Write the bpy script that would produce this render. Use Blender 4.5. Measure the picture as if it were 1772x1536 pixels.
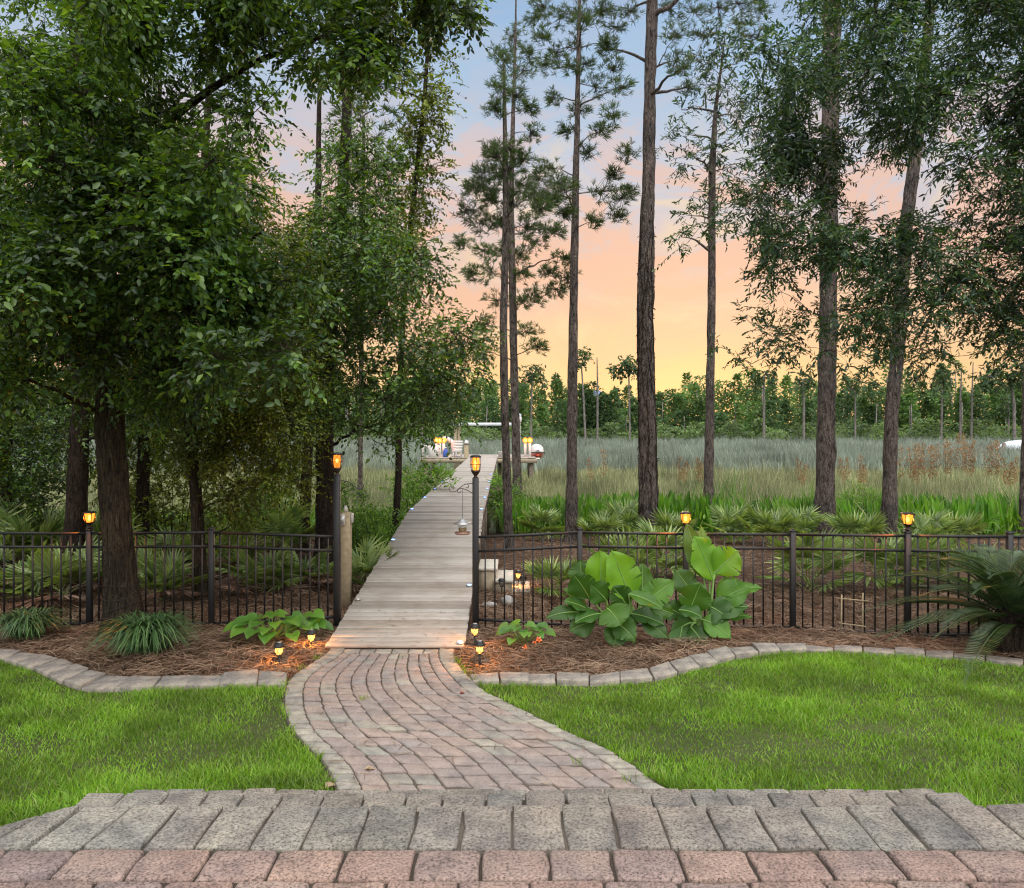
import bpy, math
import numpy as np
from mathutils import Vector
R = math.radians
for o in list(bpy.data.objects):
    bpy.data.objects.remove(o)
SC = bpy.context.scene
COL = SC.collection

# ------------------------------------------------------------------ camera, exposure
F, HC, CX, HY = 1340.0, 2.44, 886.0, 734.0        # focal length in photo pixels, eye height, centre column, horizon row
cam = bpy.data.cameras.new("camera")
co = bpy.data.objects.new("camera", cam)
COL.objects.link(co)
cam.sensor_width = 36.0
cam.lens = F / 1772 * 36.0
co.location = (0, 0, HC)
co.rotation_euler = (R(90), 0, 0)
cam.shift_y = -(768 - HY) / 1772
cam.clip_end = 4000
SC.camera = co
SC.view_settings.view_transform = 'Standard'
SC.view_settings.look = 'None'
SC.view_settings.gamma = 1.0
SC.view_settings.exposure = 0.0
SC.render.engine = 'CYCLES'
SC.cycles.max_bounces = 6
SC.cycles.diffuse_bounces = 3
SC.cycles.glossy_bounces = 2
SC.cycles.transmission_bounces = 4
SC.cycles.transparent_max_bounces = 6
SC.cycles.use_denoising = True
SC.cycles.denoiser = 'OPENIMAGEDENOISE'
SC.cycles.sample_clamp_indirect = 6.0
SC.cycles.filter_width = 1.15
SC.cycles.caustics_reflective = False
SC.cycles.caustics_refractive = False

# ------------------------------------------------------------------ node helper
class NT:
    def __init__(s, tree):
        s.t = tree
        s.t.nodes.clear()
    def n(s, kind, ins=None, **props):
        nd = s.t.nodes.new(kind)
        for k, v in props.items():
            setattr(nd, k, v)
        for k, v in (ins or {}).items():
            sock = nd.inputs[k]
            if isinstance(v, tuple) and len(v) == 2 and hasattr(v[0], 'outputs'):
                s.t.links.new(v[0].outputs[v[1]], sock)
            elif hasattr(v, 'outputs'):
                s.t.links.new(v.outputs[0], sock)
            else:
                sock.default_value = v
        return nd
    def ramp(s, fac, stops, interp='LINEAR'):
        nd = s.t.nodes.new('ShaderNodeValToRGB')
        r = nd.color_ramp
        r.interpolation = interp
        while len(r.elements) < len(stops):
            r.elements.new(0.5)
        for e, (p, c) in zip(r.elements, stops):
            e.position = p
            e.color = (*c, 1.0) if len(c) == 3 else c
        if isinstance(fac, tuple):
            s.t.links.new(fac[0].outputs[fac[1]], nd.inputs[0])
        else:
            s.t.links.new(fac.outputs[0], nd.inputs[0])
        return nd
    def math(s, op, a, b=0.0, clamp=False):
        return s.n('ShaderNodeMath', {0: a, 1: b}, operation=op, use_clamp=clamp)
    def mix(s, fac, a, b, mode='MIX'):
        nd = s.t.nodes.new('ShaderNodeMix')
        nd.data_type = 'RGBA'
        nd.blend_type = mode
        for i, v in ((0, fac), (6, a), (7, b)):
            sock = nd.inputs[i]
            if isinstance(v, tuple) and len(v) == 2 and hasattr(v[0], 'outputs'):
                s.t.links.new(v[0].outputs[v[1]], sock)
            elif hasattr(v, 'outputs'):
                s.t.links.new(v.outputs[2] if v.bl_idname == 'ShaderNodeMix' else v.outputs[0], sock)
            elif i == 0:
                sock.default_value = v
            else:
                sock.default_value = (*v, 1.0)
        return nd

def mixout(nd):
    return (nd, 2)

# ------------------------------------------------------------------ world: dusk sky, glow in front, pale blue above
SUN_EL, SUN_AZ = 5.0, 12.0        # degrees; azimuth measured from the view axis towards the right
w = bpy.data.worlds.new("World")
SC.world = w
w.use_nodes = True
t = NT(w.node_tree)
tc = t.n('ShaderNodeTexCoord')
sx = t.n('ShaderNodeSeparateXYZ', {0: (tc, 'Generated')})
mp = t.n('ShaderNodeMapping', {'Vector': (tc, 'Generated'), 'Scale': (2.2, 2.2, 7.0), 'Rotation': (0.0, R(14), 0.0)})
nz = t.n('ShaderNodeTexNoise', {'Vector': mp, 'Scale': 1.3, 'Detail': 5.0, 'Roughness': 0.55})
mp2 = t.n('ShaderNodeMapping', {'Vector': (tc, 'Generated'), 'Scale': (3.2, 3.2, 7.5), 'Rotation': (0.0, R(-30), 0.0), 'Location': (2.3, 0.4, 1.1)})
nz2 = t.n('ShaderNodeTexNoise', {'Vector': mp2, 'Scale': 2.1, 'Detail': 9.0, 'Roughness': 0.64, 'Distortion': 0.9})
warp = t.math('MULTIPLY', t.math('SUBTRACT', (nz, 'Fac'), 0.5), 0.14)
zz = t.math('ADD', (sx, 'Z'), warp)
grad = t.ramp(zz, [(0.0, (.97, .66, .30)), (.07, (.95, .61, .31)), (.13, (.91, .57, .37)), (.19, (.80, .57, .48)),
                   (.26, (.66, .60, .64)), (.33, (.56, .62, .74)), (.42, (.42, .58, .78)), (.52, (.28, .47, .74)),
                   (.75, (.55, .68, .86)), (1.0, (.7, .8, .92))])
band = t.ramp((sx, 'Z'), [(0.0, (0, 0, 0)), (.06, (.35, .35, .35)), (.15, (1, 1, 1)), (.28, (.9, .9, .9)), (.40, (.1, .1, .1))])
streak = t.ramp((nz2, 'Fac'), [(.475, (0, 0, 0)), (.54, (1, 1, 1))])
fac = t.math('MULTIPLY', (band, 'Color'), (streak, 'Color'))
fac = t.math('MULTIPLY', fac, 0.72)
sky1 = t.mix(fac, grad, (.95, .54, .36))
glow = t.ramp((nz2, 'Fac'), [(.34, (1, 1, 1)), (.46, (0, 0, 0))])
fac2 = t.math('MULTIPLY', t.math('MULTIPLY', (glow, 'Color'), (band, 'Color')), 0.6)
sky2 = t.mix(fac2, sky1, (.98, .72, .42))
# pale sky on the far side; an added bright patch high behind lights the scene
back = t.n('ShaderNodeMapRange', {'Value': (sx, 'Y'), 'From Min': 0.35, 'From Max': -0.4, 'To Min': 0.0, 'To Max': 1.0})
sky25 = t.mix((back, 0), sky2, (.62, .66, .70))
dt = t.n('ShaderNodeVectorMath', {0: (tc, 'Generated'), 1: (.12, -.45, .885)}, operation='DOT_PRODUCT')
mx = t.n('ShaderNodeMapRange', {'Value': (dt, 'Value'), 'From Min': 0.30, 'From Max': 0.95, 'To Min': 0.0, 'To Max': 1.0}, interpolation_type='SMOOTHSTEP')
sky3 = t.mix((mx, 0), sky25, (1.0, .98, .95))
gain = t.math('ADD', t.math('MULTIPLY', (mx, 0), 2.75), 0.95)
sky = t.n('ShaderNodeTexSky', sky_type='NISHITA')
sky.sun_disc = False
sky.sun_elevation = R(SUN_EL)
sky.sun_rotation = R(SUN_AZ)
bg1 = t.n('ShaderNodeBackground', {'Color': sky, 'Strength': 0.008})
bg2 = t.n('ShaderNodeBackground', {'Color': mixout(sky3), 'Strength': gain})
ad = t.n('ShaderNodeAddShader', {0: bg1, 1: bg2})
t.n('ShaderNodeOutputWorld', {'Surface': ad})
w.cycles.sampling_method = 'MANUAL'
w.cycles.sample_map_resolution = 512

sl = bpy.data.lights.new("sun", 'SUN')
sl.energy = 0.8
sl.angle = R(12)
sl.color = (1.0, .68, .42)
so = bpy.data.objects.new("sun", sl)
COL.objects.link(so)
so.location = (8, 30, 20)
sd = Vector((math.sin(R(SUN_AZ)) * math.cos(R(SUN_EL)), math.cos(R(SUN_AZ)) * math.cos(R(SUN_EL)), math.sin(R(SUN_EL))))
so.rotation_euler = sd.to_track_quat('Z', 'Y').to_euler()

# ------------------------------------------------------------------ geometry helpers
def gz(y):
    return float(np.interp(y, [-50, 8.4, 9.6, 14, 19, 23, 26, 50, 53, 57, 60, 125, 150, 4000],
                           [0, 0, -.08, -.25, -.45, -.8, -.95, -.95, -1.35, -1.35, -.95, -.85, -.3, -.3]))
def gp(px, py, z=0.0):
    Y = F * (HC - z) / (py - HY)
    return np.array([(px - CX) * Y / F, Y, z])
def pp(px, py, Y):
    return np.array([(px - CX) * Y / F, Y, HC - (py - HY) * Y / F])
def nrm(a):
    a = np.asarray(a, float)
    return a / np.maximum(np.linalg.norm(a, axis=-1, keepdims=True), 1e-9)

ORG = {}
class MB:
    def __init__(s):
        s.V, s.Fs, s.n = [], [], 0
    def add(s, V, Fc, mi=0):
        V = np.asarray(V, float).reshape(-1, 3)
        if not isinstance(Fc, list):
            Fc = [Fc]
        for f in Fc:
            f = np.asarray(f, np.int64)
            if f.size:
                s.Fs.append((f.reshape(-1, f.shape[-1]) + s.n, mi))
        s.V.append(V)
        s.n += len(V)
        return s
    def build(s, name, mats, parent=None, smooth=False, origin=None):
        me = bpy.data.meshes.new(name)
        V = np.concatenate(s.V)
        o0 = np.array(ORG[parent.name]) if parent is not None else (np.array(origin) if origin is not None else np.zeros(3))
        V = V - o0
        me.vertices.add(len(V))
        me.vertices.foreach_set('co', V.astype(np.float32).ravel())
        loops = np.concatenate([f.ravel() for f, _ in s.Fs])
        starts, mis, p = [], [], 0
        for f, mi in s.Fs:
            k, m = f.shape
            starts.append(p + np.arange(k) * m)
            mis.append(np.full(k, mi))
            p += k * m
        starts = np.concatenate(starts)
        me.loops.add(len(loops))
        me.loops.foreach_set('vertex_index', loops.astype(np.int32))
        me.polygons.add(len(starts))
        me.polygons.foreach_set('loop_start', starts.astype(np.int32))
        me.polygons.foreach_set('material_index', np.concatenate(mis).astype(np.int32))
        if smooth:
            me.polygons.foreach_set('use_smooth', np.ones(len(starts), bool))
        for m in (mats if isinstance(mats, (list, tuple)) else [mats]):
            me.materials.append(m)
        me.update(calc_edges=True)
        ob = bpy.data.objects.new(name, me)
        COL.objects.link(ob)
        if parent is not None:
            ob.parent = parent
        elif origin is not None:
            ob.location = origin
        ORG[ob.name] = tuple(o0)
        return ob

def tag(o, label, cat=None, group=None, kind=None):
    o['label'] = label
    if cat: o['category'] = cat
    if group: o['group'] = group
    if kind: o['kind'] = kind
    return o
def thing(name, label, cat, loc, group=None):
    o = bpy.data.objects.new(name, None)
    COL.objects.link(o)
    o.empty_display_size = 0.1
    o.location = tuple(float(v) for v in loc)
    ORG[o.name] = tuple(float(v) for v in loc)
    return tag(o, label, cat, group)
def copy_tree(o, loc, label, rz=0.0, sc=1.0):
    c = o.copy()
    COL.objects.link(c)
    c.location = loc
    c.rotation_euler = (0, 0, rz)
    c.scale = (sc, sc, sc)
    c['label'] = label
    for ch in list(o.children):
        d = ch.copy()
        COL.objects.link(d)
        d.parent = c
        for g in list(ch.children):
            e = g.copy()
            COL.objects.link(e)
            e.parent = d
    return c

def box(c, s, rz=0.0, mb=None, bev=0.0, mi=0):
    c = np.asarray(c, float)
    hx, hy, hz = np.asarray(s, float) / 2
    if bev <= 0:
        v = np.array([[x, y, z] for z in (-hz, hz) for x, y in ((-hx, -hy), (hx, -hy), (hx, hy), (-hx, hy))])
        f = [[3, 2, 1, 0], [4, 5, 6, 7], [0, 1, 5, 4], [1, 2, 6, 5], [2, 3, 7, 6], [3, 0, 4, 7]]
        fs = [np.array(f)]
    else:
        b = min(bev, hx * .45, hy * .45, hz * .45)
        ring = lambda x, y, z: [[-x + b, -y, z], [x - b, -y, z], [x, -y + b, z], [x, y - b, z], [x - b, y, z], [-x + b, y, z], [-x, y - b, z], [-x, -y + b, z]]
        v = np.array(ring(hx - b, hy - b, -hz) + ring(hx, hy, -hz + b) + ring(hx, hy, hz - b) + ring(hx - b, hy - b, hz))
        q = [[r * 8 + i, r * 8 + (i + 1) % 8, r * 8 + 8 + (i + 1) % 8, r * 8 + 8 + i] for r in range(3) for i in range(8)]
        fs = [np.array(q), np.array([list(range(7, -1, -1)), list(range(24, 32))])]
    if rz:
        cz, sz = math.cos(rz), math.sin(rz)
        v = v @ np.array([[cz, sz, 0], [-sz, cz, 0], [0, 0, 1]])
    v = v + c
    if mb is not None:
        mb.add(v, fs, mi)
    return v, fs

def tube(pts, rad, sides=8, mb=None, mi=0, caps=True, noise=None, rng=None):
    P = np.asarray(pts, float)
    n = len(P)
    rad = np.broadcast_to(np.asarray(rad, float), (n,))
    T = nrm(np.gradient(P, axis=0))
    ref = np.array([0., 0., 1.]) if abs(T[0][2]) < .8 else np.array([1., 0., 0.])
    U = np.zeros((n, 3))
    u = nrm(np.cross(T[0], ref))
    for i in range(n):
        u = u - T[i] * np.dot(u, T[i])
        u = u / max(np.linalg.norm(u), 1e-9)
        U[i] = u
    W = np.cross(T, U)
    a = np.linspace(0, 2 * math.pi, sides, endpoint=False)
    rr = rad[:, None] * np.ones((1, sides))
    if noise is not None:
        rr = rr * (1 + noise)
    V = P[:, None, :] + rr[:, :, None] * (np.cos(a)[None, :, None] * U[:, None, :] + np.sin(a)[None, :, None] * W[:, None, :])
    V = V.reshape(-1, 3)
    i = np.arange(n - 1)[:, None] * sides
    j = np.arange(sides)[None, :]
    k = (j + 1) % sides
    q = np.stack([i + j, i + k, i + sides + k, i + sides + j], -1).reshape(-1, 4)
    fs = [q]
    if caps:
        fs.append(np.array([list(range(sides - 1, -1, -1)), list(range((n - 1) * sides, n * sides))]))
    if mb is not None:
        mb.add(V, fs, mi)
    return V, fs

def lathe(c, prof, sides=16, mb=None, mi=0, rot=0.0):
    prof = np.asarray(prof, float)
    a = np.linspace(0, 2 * math.pi, sides, endpoint=False) + rot
    V = np.stack([np.outer(prof[:, 0], np.cos(a)), np.outer(prof[:, 0], np.sin(a)), np.repeat(prof[:, 1][:, None], sides, 1)], -1).reshape(-1, 3) + np.asarray(c, float)
    n = len(prof)
    i = np.arange(n - 1)[:, None] * sides
    j = np.arange(sides)[None, :]
    k = (j + 1) % sides
    q = np.stack([i + j, i + k, i + sides + k, i + sides + j], -1).reshape(-1, 4)
    fs = [q, np.array([list(range(sides - 1, -1, -1)), list(range((n - 1) * sides, n * sides))])]
    if mb is not None:
        mb.add(V, fs, mi)
    return V, fs

def sph(c, r, mb, mi=0, sides=10, rings=6, sc=(1, 1, 1)):
    th = np.linspace(-math.pi / 2 + .05, math.pi / 2 - .05, rings)
    V, fs = lathe((0, 0, 0), np.stack([np.cos(th) * r, np.sin(th) * r], -1), sides)
    mb.add(V * np.asarray(sc) + np.asarray(c, float), fs, mi)

def bez(a, b, c, n=8):
    s = np.linspace(0, 1, n)[:, None]
    return (1 - s) ** 2 * np.asarray(a) + 2 * s * (1 - s) * np.asarray(b) + s * s * np.asarray(c)

def leaf_mesh(P, D, N, L, Wd, fold=.25, droop=.15, shape=(.34, 1.0, .74, .72)):
    """six-point folded leaves: base, two left, tip, two right"""
    P, D = np.asarray(P, float), nrm(D)
    S = nrm(np.cross(D, N))
    N = np.cross(S, D)
    L = np.asarray(L, float).reshape(-1, 1) * np.ones((len(P), 1))
    Wd = np.asarray(Wd, float).reshape(-1, 1) * np.ones((len(P), 1)) / 2
    t1, w1, t2, w2 = shape
    up = N * Wd * fold
    tip = P + D * L - N * L * droop
    a1 = P + D * L * t1
    a2 = P + D * L * t2 - N * L * droop * .5
    V = np.stack([P, a1 + S * Wd * w1 + up, a2 + S * Wd * w2 + up * w2, tip, a2 - S * Wd * w2 + up * w2, a1 - S * Wd * w1 + up], 1)
    k = len(P)
    b = (np.arange(k) * 6)[:, None]
    Fq = np.concatenate([b + np.array([[0, 1, 2, 3]]), b + np.array([[0, 3, 4, 5]])])
    return V.reshape(-1, 3), Fq

def blades(P, H, Wd, lean, rng, az=None, curl=1.0):
    """narrow grass blades: a quad and a tip triangle each"""
    k = len(P)
    az = rng.uniform(0, 2 * math.pi, k) if az is None else az
    la = rng.uniform(0, 2 * math.pi, k)
    Ld = np.stack([np.cos(la), np.sin(la), 0 * la], -1) * (np.asarray(lean) * np.asarray(H)).reshape(-1, 1)
    S = np.stack([np.cos(az), np.sin(az), 0 * az], -1) * (np.asarray(Wd).reshape(-1, 1) * .5)
    Z = np.zeros((k, 3)); Z[:, 2] = H
    m = P + Z * .55 + Ld * .3 * curl
    tip = P + Z + Ld
    V = np.stack([P - S, P + S, m + S * .8, m - S * .8, tip], 1).reshape(-1, 3)
    b = (np.arange(k) * 5)[:, None]
    return V, [b + np.array([[0, 1, 2, 3]]), b + np.array([[3, 2, 4]])]

def inpoly(x, y, poly):
    poly = np.asarray(poly, float)
    r = np.zeros(len(x), bool)
    j = len(poly) - 1
    for i in range(len(poly)):
        xi, yi = poly[i]; xj, yj = poly[j]
        c = ((yi > y) != (yj > y)) & (x < (xj - xi) * (y - yi) / (yj - yi + 1e-12) + xi)
        r ^= c
        j = i
    return r

# ------------------------------------------------------------------ materials
def newmat(name):
    m = bpy.data.materials.new(name)
    m.use_nodes = True
    return m, NT(m.node_tree)
def out(t, sh, disp=None):
    t.n('ShaderNodeOutputMaterial', {'Surface': sh})
def plain(name, col, rough=.6, metal=0.0, var=.15, scale=8.0, bump=0.0):
    m, t = newmat(name)
    tc = t.n('ShaderNodeTexCoord')
    nz = t.n('ShaderNodeTexNoise', {'Vector': (tc, 'Object'), 'Scale': scale, 'Detail': 4.0})
    c = t.ramp((nz, 'Fac'), [(.3, tuple(v * (1 - var) for v in col)), (.7, tuple(min(1, v * (1 + var)) for v in col))])
    ins = {'Base Color': c, 'Roughness': rough, 'Metallic': metal}
    if bump:
        ins['Normal'] = t.n('ShaderNodeBump', {'Height': (nz, 'Fac'), 'Strength': bump, 'Distance': .01})
    out(t, t.n('ShaderNodeBsdfPrincipled', ins))
    return m
def leafmat(name, cols, rough=.45, trans=.35, tcol=None, big=(.75, 1.2, .8), spec=.5):
    """leaf colours vary from leaf to leaf and from clump to clump; light passes through the blade"""
    m, t = newmat(name)
    g = t.n('ShaderNodeNewGeometry')
    k = len(cols)
    c = t.ramp((g, 'Random Per Island'), [(i / max(k - 1, 1), cc) for i, cc in enumerate(cols)])
    tc = t.n('ShaderNodeTexCoord')
    nz = t.n('ShaderNodeTexNoise', {'Vector': (tc, 'Object'), 'Scale': big[2], 'Detail': 2.0})
    v = t.ramp((nz, 'Fac'), [(.35, (big[0],) * 3), (.65, (big[1],) * 3)])
    c2 = t.mix(1.0, c, v, 'MULTIPLY')
    pb = t.n('ShaderNodeBsdfPrincipled', {'Base Color': mixout(c2), 'Roughness': rough, 'Specular IOR Level': spec})
    tcol = tcol or (1.25, 1.25, .5)
    c3 = t.mix(1.0, mixout(c2), tcol, 'MULTIPLY')
    tr = t.n('ShaderNodeBsdfTranslucent', {'Color': mixout(c3)})
    out(t, t.n('ShaderNodeMixShader', {0: trans, 1: pb, 2: tr}))
    return m
def barkmat(name, dark, light, zs=.25, sc=14.0, bump=1.0):
    """furrowed bark: long vertical fissures broken into small scales"""
    m, t = newmat(name)
    tc = t.n('ShaderNodeTexCoord')
    mp = t.n('ShaderNodeMapping', {'Vector': (tc, 'Object'), 'Scale': (1, 1, zs)})
    dn = t.n('ShaderNodeTexNoise', {'Vector': mp, 'Scale': sc * .6, 'Detail': 3.0})
    wv = t.mix(.09, (mp, 'Vector'), (dn, 'Color'))
    vo = t.n('ShaderNodeTexVoronoi', {'Vector': mixout(wv), 'Scale': sc * 1.9}, feature='DISTANCE_TO_EDGE')
    fi = t.n('ShaderNodeTexNoise', {'Vector': mixout(wv), 'Scale': sc * 1.3, 'Detail': 6.0, 'Roughness': .7})
    nz = t.n('ShaderNodeTexNoise', {'Vector': (tc, 'Object'), 'Scale': 55.0, 'Detail': 4.0, 'Roughness': .7})
    big = t.n('ShaderNodeTexNoise', {'Vector': (tc, 'Object'), 'Scale': 1.7, 'Detail': 4.0})
    ridge = t.ramp((fi, 'Fac'), [(.36, (0, 0, 0)), (.62, (1, 1, 1))])
    crack = t.ramp((vo, 'Distance'), [(0.0, (.25, .25, .25)), (.12, (1, 1, 1))])
    h = t.math('MULTIPLY', t.math('MULTIPLY', (ridge, 'Color'), (crack, 'Color')), t.math('ADD', (nz, 'Fac'), .35))
    c = t.ramp(h, [(.02, dark), (.35, tuple((p + q) / 2 for p, q in zip(dark, light))), (.85, light)])
    v = t.ramp((big, 'Fac'), [(.3, (.62, .63, .66)), (.7, (1.25, 1.17, 1.08))])
    c2 = t.mix(1.0, c, v, 'MULTIPLY')
    bp = t.n('ShaderNodeBump', {'Height': h, 'Strength': bump, 'Distance': .035})
    out(t, t.n('ShaderNodeBsdfPrincipled', {'Base Color': mixout(c2), 'Roughness': .92, 'Specular IOR Level': .15, 'Normal': bp}))
    return m
def stonemat(name, cols, fleck=.5, scale=170.0, bump=.35, dirt=.35):
    """concrete brick with exposed sand: colour per brick, fine flecks, blotchy dirt"""
    m, t = newmat(name)
    g = t.n('ShaderNodeNewGeometry')
    k = len(cols)
    c = t.ramp((g, 'Random Per Island'), [(i / max(k - 1, 1), cc) for i, cc in enumerate(cols)])
    tc = t.n('ShaderNodeTexCoord')
    n1 = t.n('ShaderNodeTexNoise', {'Vector': (tc, 'Object'), 'Scale': scale, 'Detail': 3.0, 'Roughness': .7})
    fl = t.ramp((n1, 'Fac'), [(.30, (1 - fleck, 1 - fleck, 1 - fleck)), (.48, (1, 1, 1)), (.62, (1 + .55 * fleck,) * 3)])
    n2 = t.n('ShaderNodeTexNoise', {'Vector': (tc, 'Object'), 'Scale': 9.0, 'Detail': 5.0, 'Roughness': .65})
    dt = t.ramp((n2, 'Fac'), [(.32, (1 - dirt, 1 - dirt, 1 - dirt * .9)), (.6, (1.06, 1.05, 1.04))])
    n3 = t.n('ShaderNodeTexNoise', {'Vector': (tc, 'Object'), 'Scale': 1.6, 'Detail': 3.0})
    lg = t.ramp((n3, 'Fac'), [(.35, (.88, .9, .93)), (.65, (1.1, 1.05, 1.0))])
    x = t.mix(1.0, t.mix(1.0, t.mix(1.0, c, fl, 'MULTIPLY'), dt, 'MULTIPLY'), lg, 'MULTIPLY')
    hh = t.math('ADD', t.math('MULTIPLY', (n1, 'Fac'), .5), (n2, 'Fac'))
    bp = t.n('ShaderNodeBump', {'Height': hh, 'Strength': bump, 'Distance': .006})
    out(t, t.n('ShaderNodeBsdfPrincipled', {'Base Color': mixout(x), 'Roughness': .88, 'Specular IOR Level': .3, 'Normal': bp}))
    return m
def emit(name, col, strength, clear=0.0):
    """glowing glass; the clear share lets the lamp inside shine through"""
    m, t = newmat(name)
    e = t.n('ShaderNodeEmission', {'Color': (*col, 1), 'Strength': strength})
    if clear:
        e = t.n('ShaderNodeMixShader', {0: clear, 1: e, 2: t.n('ShaderNodeBsdfTransparent', {'Color': (1, .85, .6, 1)})})
    out(t, e)
    return m

def groundmat(name, stops, scale=30.0, bump=.6, big=1.2):
    m, t = newmat(name)
    tc = t.n('ShaderNodeTexCoord')
    n1 = t.n('ShaderNodeTexNoise', {'Vector': (tc, 'Object'), 'Scale': scale, 'Detail': 6.0, 'Roughness': .7})
    n2 = t.n('ShaderNodeTexNoise', {'Vector': (tc, 'Object'), 'Scale': big, 'Detail': 3.0})
    f = t.math('ADD', t.math('MULTIPLY', (n1, 'Fac'), .6), t.math('MULTIPLY', (n2, 'Fac'), .4))
    c = t.ramp(f, stops)
    bp = t.n('ShaderNodeBump', {'Height': (n1, 'Fac'), 'Strength': bump, 'Distance': .02})
    out(t, t.n('ShaderNodeBsdfPrincipled', {'Base Color': c, 'Roughness': .95, 'Specular IOR Level': .15, 'Normal': bp}))
    return m

def deckmat():
    m, t = newmat("weathered_board")
    g = t.n('ShaderNodeNewGeometry')
    c = t.ramp((g, 'Random Per Island'), [(0, (.26, .225, .19)), (.25, (.34, .30, .26)), (.6, (.40, .36, .32)), (.85, (.45, .415, .375)), (1, (.36, .30, .24))])
    tc = t.n('ShaderNodeTexCoord')
    mp = t.n('ShaderNodeMapping', {'Vector': (tc, 'Object'), 'Scale': (1.2, 28, 28)})
    n1 = t.n('ShaderNodeTexNoise', {'Vector': mp, 'Scale': 2.5, 'Detail': 5.0, 'Roughness': .65})
    gr = t.ramp((n1, 'Fac'), [(.3, (.78, .76, .74)), (.5, (1, 1, 1)), (.7, (1.08, 1.08, 1.07))])
    n2 = t.n('ShaderNodeTexNoise', {'Vector': (tc, 'Object'), 'Scale': 3.0, 'Detail': 4.0})
    st = t.ramp((n2, 'Fac'), [(.34, (.84, .82, .79)), (.55, (1, 1, 1))])
    x = t.mix(1.0, t.mix(1.0, c, gr, 'MULTIPLY'), st, 'MULTIPLY')
    bp = t.n('ShaderNodeBump', {'Height': (n1, 'Fac'), 'Strength': .4, 'Distance': .004})
    out(t, t.n('ShaderNodeBsdfPrincipled', {'Base Color': mixout(x), 'Roughness': .75, 'Normal': bp}))
    return m

def bananamat(name, col):
    m, t = newmat(name)
    oi = t.n('ShaderNodeObjectInfo')
    c = t.ramp((oi, 'Random'), [(0, tuple(v * .75 for v in col)), (1, tuple(v * 1.25 for v in col))])
    tc = t.n('ShaderNodeTexCoord')
    nz = t.n('ShaderNodeTexNoise', {'Vector': (tc, 'Object'), 'Scale': 5.0, 'Detail': 4.0})
    v = t.ramp((nz, 'Fac'), [(.3, (.8, .82, .8)), (.7, (1.15, 1.12, 1.0))])
    fine = t.n('ShaderNodeTexNoise', {'Vector': (tc, 'Object'), 'Scale': 60.0, 'Detail': 2.0})
    c2 = t.mix(1.0, c, v, 'MULTIPLY')
    bp = t.n('ShaderNodeBump', {'Height': (fine, 'Fac'), 'Strength': .25, 'Distance': .004})
    pb = t.n('ShaderNodeBsdfPrincipled', {'Base Color': mixout(c2), 'Roughness': .42, 'Specular IOR Level': .4, 'Normal': bp})
    tr = t.n('ShaderNodeBsdfTranslucent', {'Color': mixout(t.mix(1.0, mixout(c2), (1.6, 1.5, .3), 'MULTIPLY'))})
    out(t, t.n('ShaderNodeMixShader', {0: .35, 1: pb, 2: tr}))
    return m
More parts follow.
